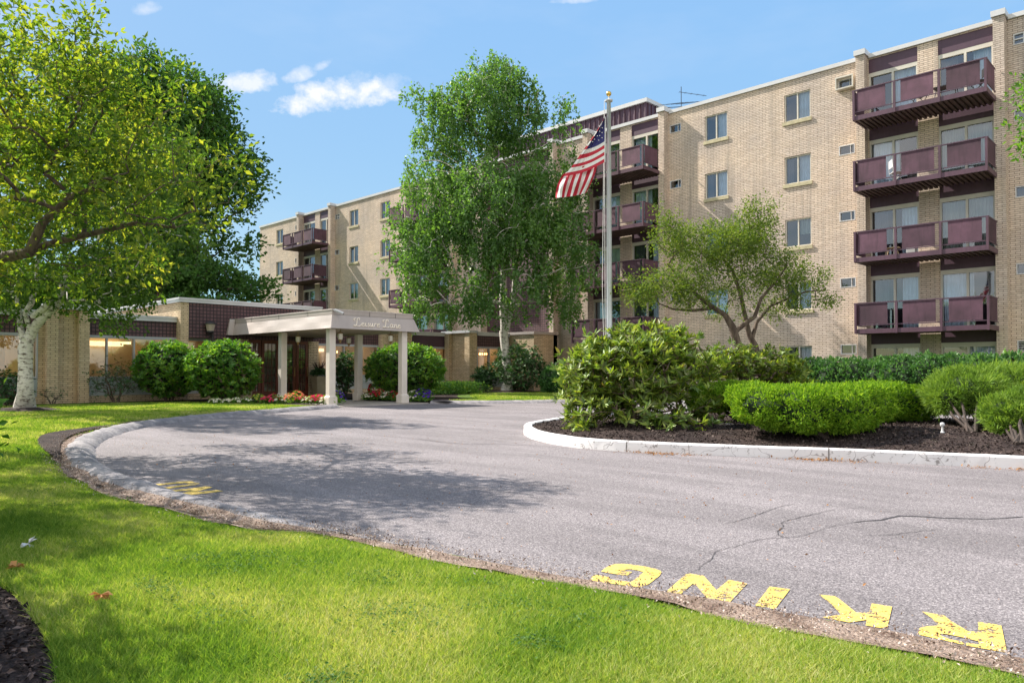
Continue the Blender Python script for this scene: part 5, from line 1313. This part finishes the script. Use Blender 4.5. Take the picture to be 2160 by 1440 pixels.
# patio furniture on the balconies
def chair(x, y, z, rz, label, mat=BLACKM):
    t = thing('folding_chair', label, 'chair', (x, y, z), 'patio chairs on the balconies', rz)
    def bd(f, n, m_=mat): return f.build(n, m_, t, world=False)
    bd(MB().box(-.22, .22, -.2, .2, .43, .455), 'seat')
    bd(MB().box(-.2, .2, .2, .225, .62, .92), 'backrest')
    for sx_ in (-.21, .21): bd(MB().tube([(sx_, -.22, 0), (sx_, .2, .44), (sx_, .24, .92)], .012, 6), 'leg'); bd(MB().tube([(sx_, .24, 0), (sx_, -.19, .44)], .012, 6), 'leg')
    return t
ZB = 10.87
chair(-8.15, 29.95, ZB, .9, 'black folding chair in the middle of the top right balcony')
chair(-6.25, 29.9, ZB, -1.0, 'black folding chair at the right end of the top right balcony')
def small_table(x, y, z, label, m_, w=.4, h=.5, legs=.015):
    t = thing('patio_table', label, 'table', (x, y, z))
    MB().box(x - w, x + w, y - w * .6, y + w * .6, z + h - .03, z + h).build('tabletop', m_, t)
    for a in (-1, 1):
        for b_ in (-1, 1): MB().tube([(x + a * (w - .04), y + b_ * (w * .6 - .04), z), (x + a * (w - .12), y + b_ * (w * .6 - .06), z + h - .03)], legs, 6).build('leg', m_, t)
small_table(-7.2, 29.8, ZB, 'low black patio table between two chairs on the top right balcony', BLACKM)
small_table(-9.0, 29.55, 10.87 - 2 * ST, 'small pale wooden table on the third right balcony', M('pale_wood', (.5, .38, .24), .7), .25, .3, .02)
MB_ = MB().box(-8.5, -8.2, 29.5, 29.75, 10.87 - 2 * ST, 10.87 - 2 * ST + .32); o = MB_.build('storage_box', WHITE, bevel=.01); tag(o, 'white storage box beside the small wooden table on a balcony', 'box')
chair(-8.9, 29.9, ZB - ST, 2.2, 'white chair on the second right balcony', WHITE)
# fallen leaves on the lawn
for (u, v, lab) in ((35, 1190, 'brown curled fallen leaf by the near mulch bed'), (213, 1248, 'orange fallen leaf lying on the sunny lawn'), (60, 1142, 'pale scrap lying on the shaded lawn')):
    p = onZ(u, v, .16); m_ = LITTER if 'leaf' in lab else WHITE
    o = leaf_cards('fallen_leaf', np.tile(p, (5, 1)) - [.0, 0, .01], rng.normal(size=(5, 3)) * [1, 1, .5] + [0, 0, .3], rng.normal(size=(5, 3)) * .4 + [0, 0, 1], .055, .04, m_, None); tag(o, lab, 'leaf')

# ================================================================== GRASS
def grass(poly, n, dmin, dmax, hgt_, wbase, pw, hfun, label, excl=(), box=None):
    lo_, hi_ = (poly.min(0), poly.max(0)) if box is None else (np.array(box[0]), np.array(box[1]))
    out = []; got = 0
    while got < n:
        q = lo_ + (hi_ - lo_) * rng.random((400000, 2)); d = np.linalg.norm(q, axis=1)
        # only where the photograph can see, with a wide margin
        dep = q @ FW[:2] / np.linalg.norm(FW[:2]); lat = q @ RT[:2]
        k = (dep > dmin) & (dep < dmax) & (abs(lat) < dep * .82 + 1.2) & (rng.random(len(q)) < np.clip(dmin / np.maximum(dep, .1), 0, 1) ** pw)
        q = q[k]; q = q[inside(poly, q)]
        for e in excl: q = q[~inside(e, q)]
        out.append(q); got += len(q)
    q = np.concatenate(out)[:n]; n = len(q); dep = q @ FW[:2]; z = hfun(q)
    ed = edge_dist(poly, q)
    s = (.6 + .7 * rng.random(n)) * np.clip(.45 + ed / .4, .45, 1)
    h_ = hgt_ * s; w = wbase * (1 + np.maximum(dep - 3.5, 0) * .22)
    an = rng.random(n) * 2 * math.pi; side_ = np.stack([np.cos(an), np.sin(an), np.zeros(n)], 1)
    lean = rng.normal(size=(n, 3)) * .46; lean[:, 2] = 0
    p = np.column_stack([q, z]); a = p - side_ * w[:, None] / 2; b = p + side_ * w[:, None] / 2
    m1 = p + lean * h_[:, None] * .35 + np.array([0, 0, 1]) * h_[:, None] * .6; c = p + lean * h_[:, None] * 1.0 + np.array([0, 0, 1]) * h_[:, None]
    ml = m1 - side_ * w[:, None] * .38; mr = m1 + side_ * w[:, None] * .38
    V = np.stack([a, b, mr, ml, c], 1).reshape(-1, 3); i = np.arange(n)[:, None] * 5
    Fc = np.concatenate([i + [0, 1, 2], i + [0, 2, 3], i + [3, 2, 4]], 1).reshape(-1, 3)
    o = np_mesh('grass', V, Fc, GRASSM, None); tag(o, label, 'grass', kind='stuff')
# grass stops at the soil strip and the mulch
strip_in = e2 + NL * (off_in + wid * .95 + .02 * np.sin(np.arange(len(e2)) * 1.3))[:, None]
gpoly = np.array([tuple(p) for p in strip_in] + [(-22.2, 12.6), (-24.6, 12.0), (-26.3, 11.0), (-27.2, 9.6), (-28.0, 8.2), (-28.6, 6.8), (-28.7, -18), (36, -18), (38, 7)])
mb_near = smooth_line(NEARBED, .15, True)
mb_b1 = smooth_line([(-25.9, 4.9), (-24.4, 4.7), (-23.6, 5.4), (-24.2, 6.3), (-25.6, 6.2)], .3, True)
mb_ap = smooth_line(APEX, .3, True)
def gz(q): return lawn_h(q, edge_dist(lawn_poly, q)) - .004
grass(gpoly, 420000, 2.2, 9, .048, .0040, 1.0, gz, 'bright green mown grass of the near lawn', (mb_near, mb_ap), ((-12, -6), (5, 6)))
grass(gpoly, 150000, 9, 34, .055, .0040, .8, gz, 'mown grass of the lawn running back to the low wing', (mb_b1, mb_ap), ((-29, -8), (-3, 13)))
g2 = np.array([tuple(p) for p in (K2 + np.array([-.18, .3]))[:60]] + [(-4, 30.5), (-19.5, 28.4), (-23.9, 28.4), (-26.8, 27.6), (-27.6, 25.5), (-25.5, 23.4), (-22.6, 20.8), (-20.5, 19.2)])
grass(g2, 60000, 22, 45, .06, .004, .5, lambda q: np.full(len(q), .09), 'strip of mown grass beside the central birch', (smooth_line([(-27.0, 25.6), (-25.7, 24.9), (-24.6, 25.8), (-24.9, 27.4), (-26.4, 27.8)], .3, True),), ((-28, 18), (-3, 30.5)))

# ================================================================== SKY, SUN, CAMERA
Ldir = np.array([1.0, .265, -.96]); Ldir /= np.linalg.norm(Ldir)     # direction the light travels
sl = bpy.data.lights.new('sun', 'SUN'); sl.energy = 4.6; sl.angle = math.radians(.53); sl.color = (1.0, .93, .83)
so = bpy.data.objects.new('sun', sl); COL.objects.link(so); so.location = (-20, -5, 30)
so.rotation_euler = Vector(Ldir).to_track_quat('-Z', 'Y').to_euler()
elev = math.asin(-Ldir[2]); to = -Ldir; az = math.atan2(to[0], to[1])   # from +Y clockwise
w = bpy.data.worlds.new('World'); S.world = w; w.use_nodes = True; h = N(w.node_tree); bg = w.node_tree.nodes['Background']
sky = h.n('ShaderNodeTexSky', sky_type='NISHITA'); sky.sun_disc = False; sky.sun_elevation = elev; sky.sun_rotation = az
sky.air_density = 1.0; sky.dust_density = .3; sky.ozone_density = 2.4; sky.altitude = 50
tc = h.n('ShaderNodeTexCoord'); dirv = tc.outputs['Generated']
def cloud(u, v, wu, wv, tilt, thr=.0, soft=.30, dens=1.0, seed=0):
    c = ray(u, v); c = c / np.linalg.norm(c); rt = np.cross(c, [0, 0, 1]); rt /= np.linalg.norm(rt); up_ = np.cross(rt, c)
    ca, sa = math.cos(tilt), math.sin(tilt); ax = rt * ca + up_ * sa; ay = -rt * sa + up_ * ca
    x = h.math('DIVIDE', h.vmath('DOT_PRODUCT', dirv, tuple(ax)).outputs['Value'], wu / F); y0 = h.vmath('DOT_PRODUCT', h.vmath('SUBTRACT', dirv, tuple(c)).outputs[0], tuple(ay)).outputs['Value']
    y = h.math('DIVIDE', y0, wv / F)
    y = h.math('ADD', h.math('MULTIPLY', h.math('MAXIMUM', y, 0.0), 1.0), h.math('MULTIPLY', h.math('MINIMUM', y, 0.0), 1.7))   # flatter underside
    r2 = h.math('ADD', h.math('MULTIPLY', x, x), h.math('MULTIPLY', y, y))
    nz = h.noise(h.vmath('ADD', h.scalev(dirv, (1, 1, 1.6)), (seed * 3.1, seed, 0)).outputs[0], 24, 7, .62)
    nz2 = h.noise(h.vmath('ADD', dirv, (seed * 1.7, 0, seed)).outputs[0], 60, 5, .6)
    f = h.math('ADD', h.math('SUBTRACT', 1.0, r2), h.math('MULTIPLY', h.math('SUBTRACT', nz, .46), 3.4)); f = h.math('ADD', f, h.math('MULTIPLY', h.math('SUBTRACT', nz2, .5), 1.6))
    front = h.math('GREATER_THAN', h.vmath('DOT_PRODUCT', dirv, tuple(c)).outputs['Value'], .5)
    f = h.math('MULTIPLY', h.math('DIVIDE', h.math('SUBTRACT', f, thr), soft * 3.0, clamp=True), dens)
    return h.math('MULTIPLY', f, front)
cl = None
for i, a in enumerate(((725, 208, 130, 42, -.20 * -1, .15, .35, .95), (800, 185, 85, 28, .1, .35, .6, .6), (665, 232, 60, 16, .12, .2, .4, .8), (525, 178, 62, 26, .12, .15, .35, .8), (462, 195, 55, 26, .3, .3, .6, .55), (635, 162, 34, 18, .45, .15, .4, .7), (680, 140, 24, 12, .6, .2, .4, .55), (312, 20, 30, 16, .4, .2, .5, .6), (1210, 2, 50, 10, .0, .2, .5, .6), (60, 60, 150, 90, 0, .4, 1.0, .5))):
    c_ = cloud(*a, seed=i + 1); cl = c_ if cl is None else h.math('MAXIMUM', cl, c_)
# faint high haze streaks over the whole sky
sep = h.n('ShaderNodeSeparateXYZ'); h.l(dirv, sep.inputs[0])
hz = h.noise(h.scalev(dirv, (1, 1, 3)), 2.2, 5, .6); hz = h.math('MULTIPLY', h.math('SUBTRACT', hz, .50, clamp=True), .5)
tot_ = h.math('MAXIMUM', cl, hz, clamp=True)
# unseen bright cloud cover, added behind the viewer to lift the shade
fill_cloud = h.math('MULTIPLY', h.vmath('DOT_PRODUCT', dirv, (float(-FW[0]), float(-FW[1]), .35)).outputs['Value'], 1.6)
fill_cloud = h.math('ADD', fill_cloud, h.math('MULTIPLY', h.math('SUBTRACT', h.noise(h.scalev(dirv, (1, 1, 2)), 3.0, 6, .6), .5), 2.2))
fill_cloud = h.math('MULTIPLY', h.math('SUBTRACT', fill_cloud, .55), 2.0, clamp=True)
hs = h.n('ShaderNodeHueSaturation'); hs.inputs['Hue'].default_value = .488; hs.inputs['Saturation'].default_value = 1.0; hs.inputs['Value'].default_value = 1.0; h.l(sky.outputs[0], hs.inputs['Color'])
sp_ = h.n('ShaderNodeSeparateColor', mode='HSV'); h.l(hs.outputs[0], sp_.inputs[0]); cb_ = h.n('ShaderNodeCombineColor', mode='HSV')
h.l(sp_.outputs[0], cb_.inputs[0]); h.l(h.math('MAXIMUM', h.math('MULTIPLY', sp_.outputs[1], 1.02), .50, clamp=True), cb_.inputs[1])
h.l(h.math('SMOOTH_MIN', sp_.outputs[2], 2.95, .8), cb_.inputs[2]); skyc = cb_.outputs[0]
colr = h.mix(fill_cloud, h.mix(tot_, skyc, (3.2, 3.25, 3.4)), (4.2, 4.15, 4.1))
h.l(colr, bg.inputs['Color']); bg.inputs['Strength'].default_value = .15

cam = bpy.data.cameras.new('camera'); co = bpy.data.objects.new('camera', cam); COL.objects.link(co); S.camera = co
cam.sensor_width = 36; cam.sensor_fit = 'HORIZONTAL'; cam.lens = 36 * F / 2160; cam.clip_end = 2000; cam.clip_start = .05
cam.shift_y = (CY - 720) / 2160
co.location = tuple(CAM)
co.matrix_world = Matrix(((RT[0], UP[0], -FW[0], CAM[0]), (RT[1], UP[1], -FW[1], CAM[1]), (RT[2], UP[2], -FW[2], CAM[2]), (0, 0, 0, 1)))
S.view_settings.view_transform = 'Standard'; S.view_settings.look = 'None'; S.view_settings.gamma = 1.0; S.view_settings.exposure = 1.1
S.view_settings.use_curve_mapping = False
S.render.engine = 'CYCLES'
S.cycles.max_bounces = 8; S.cycles.transparent_max_bounces = 12; S.cycles.diffuse_bounces = 3
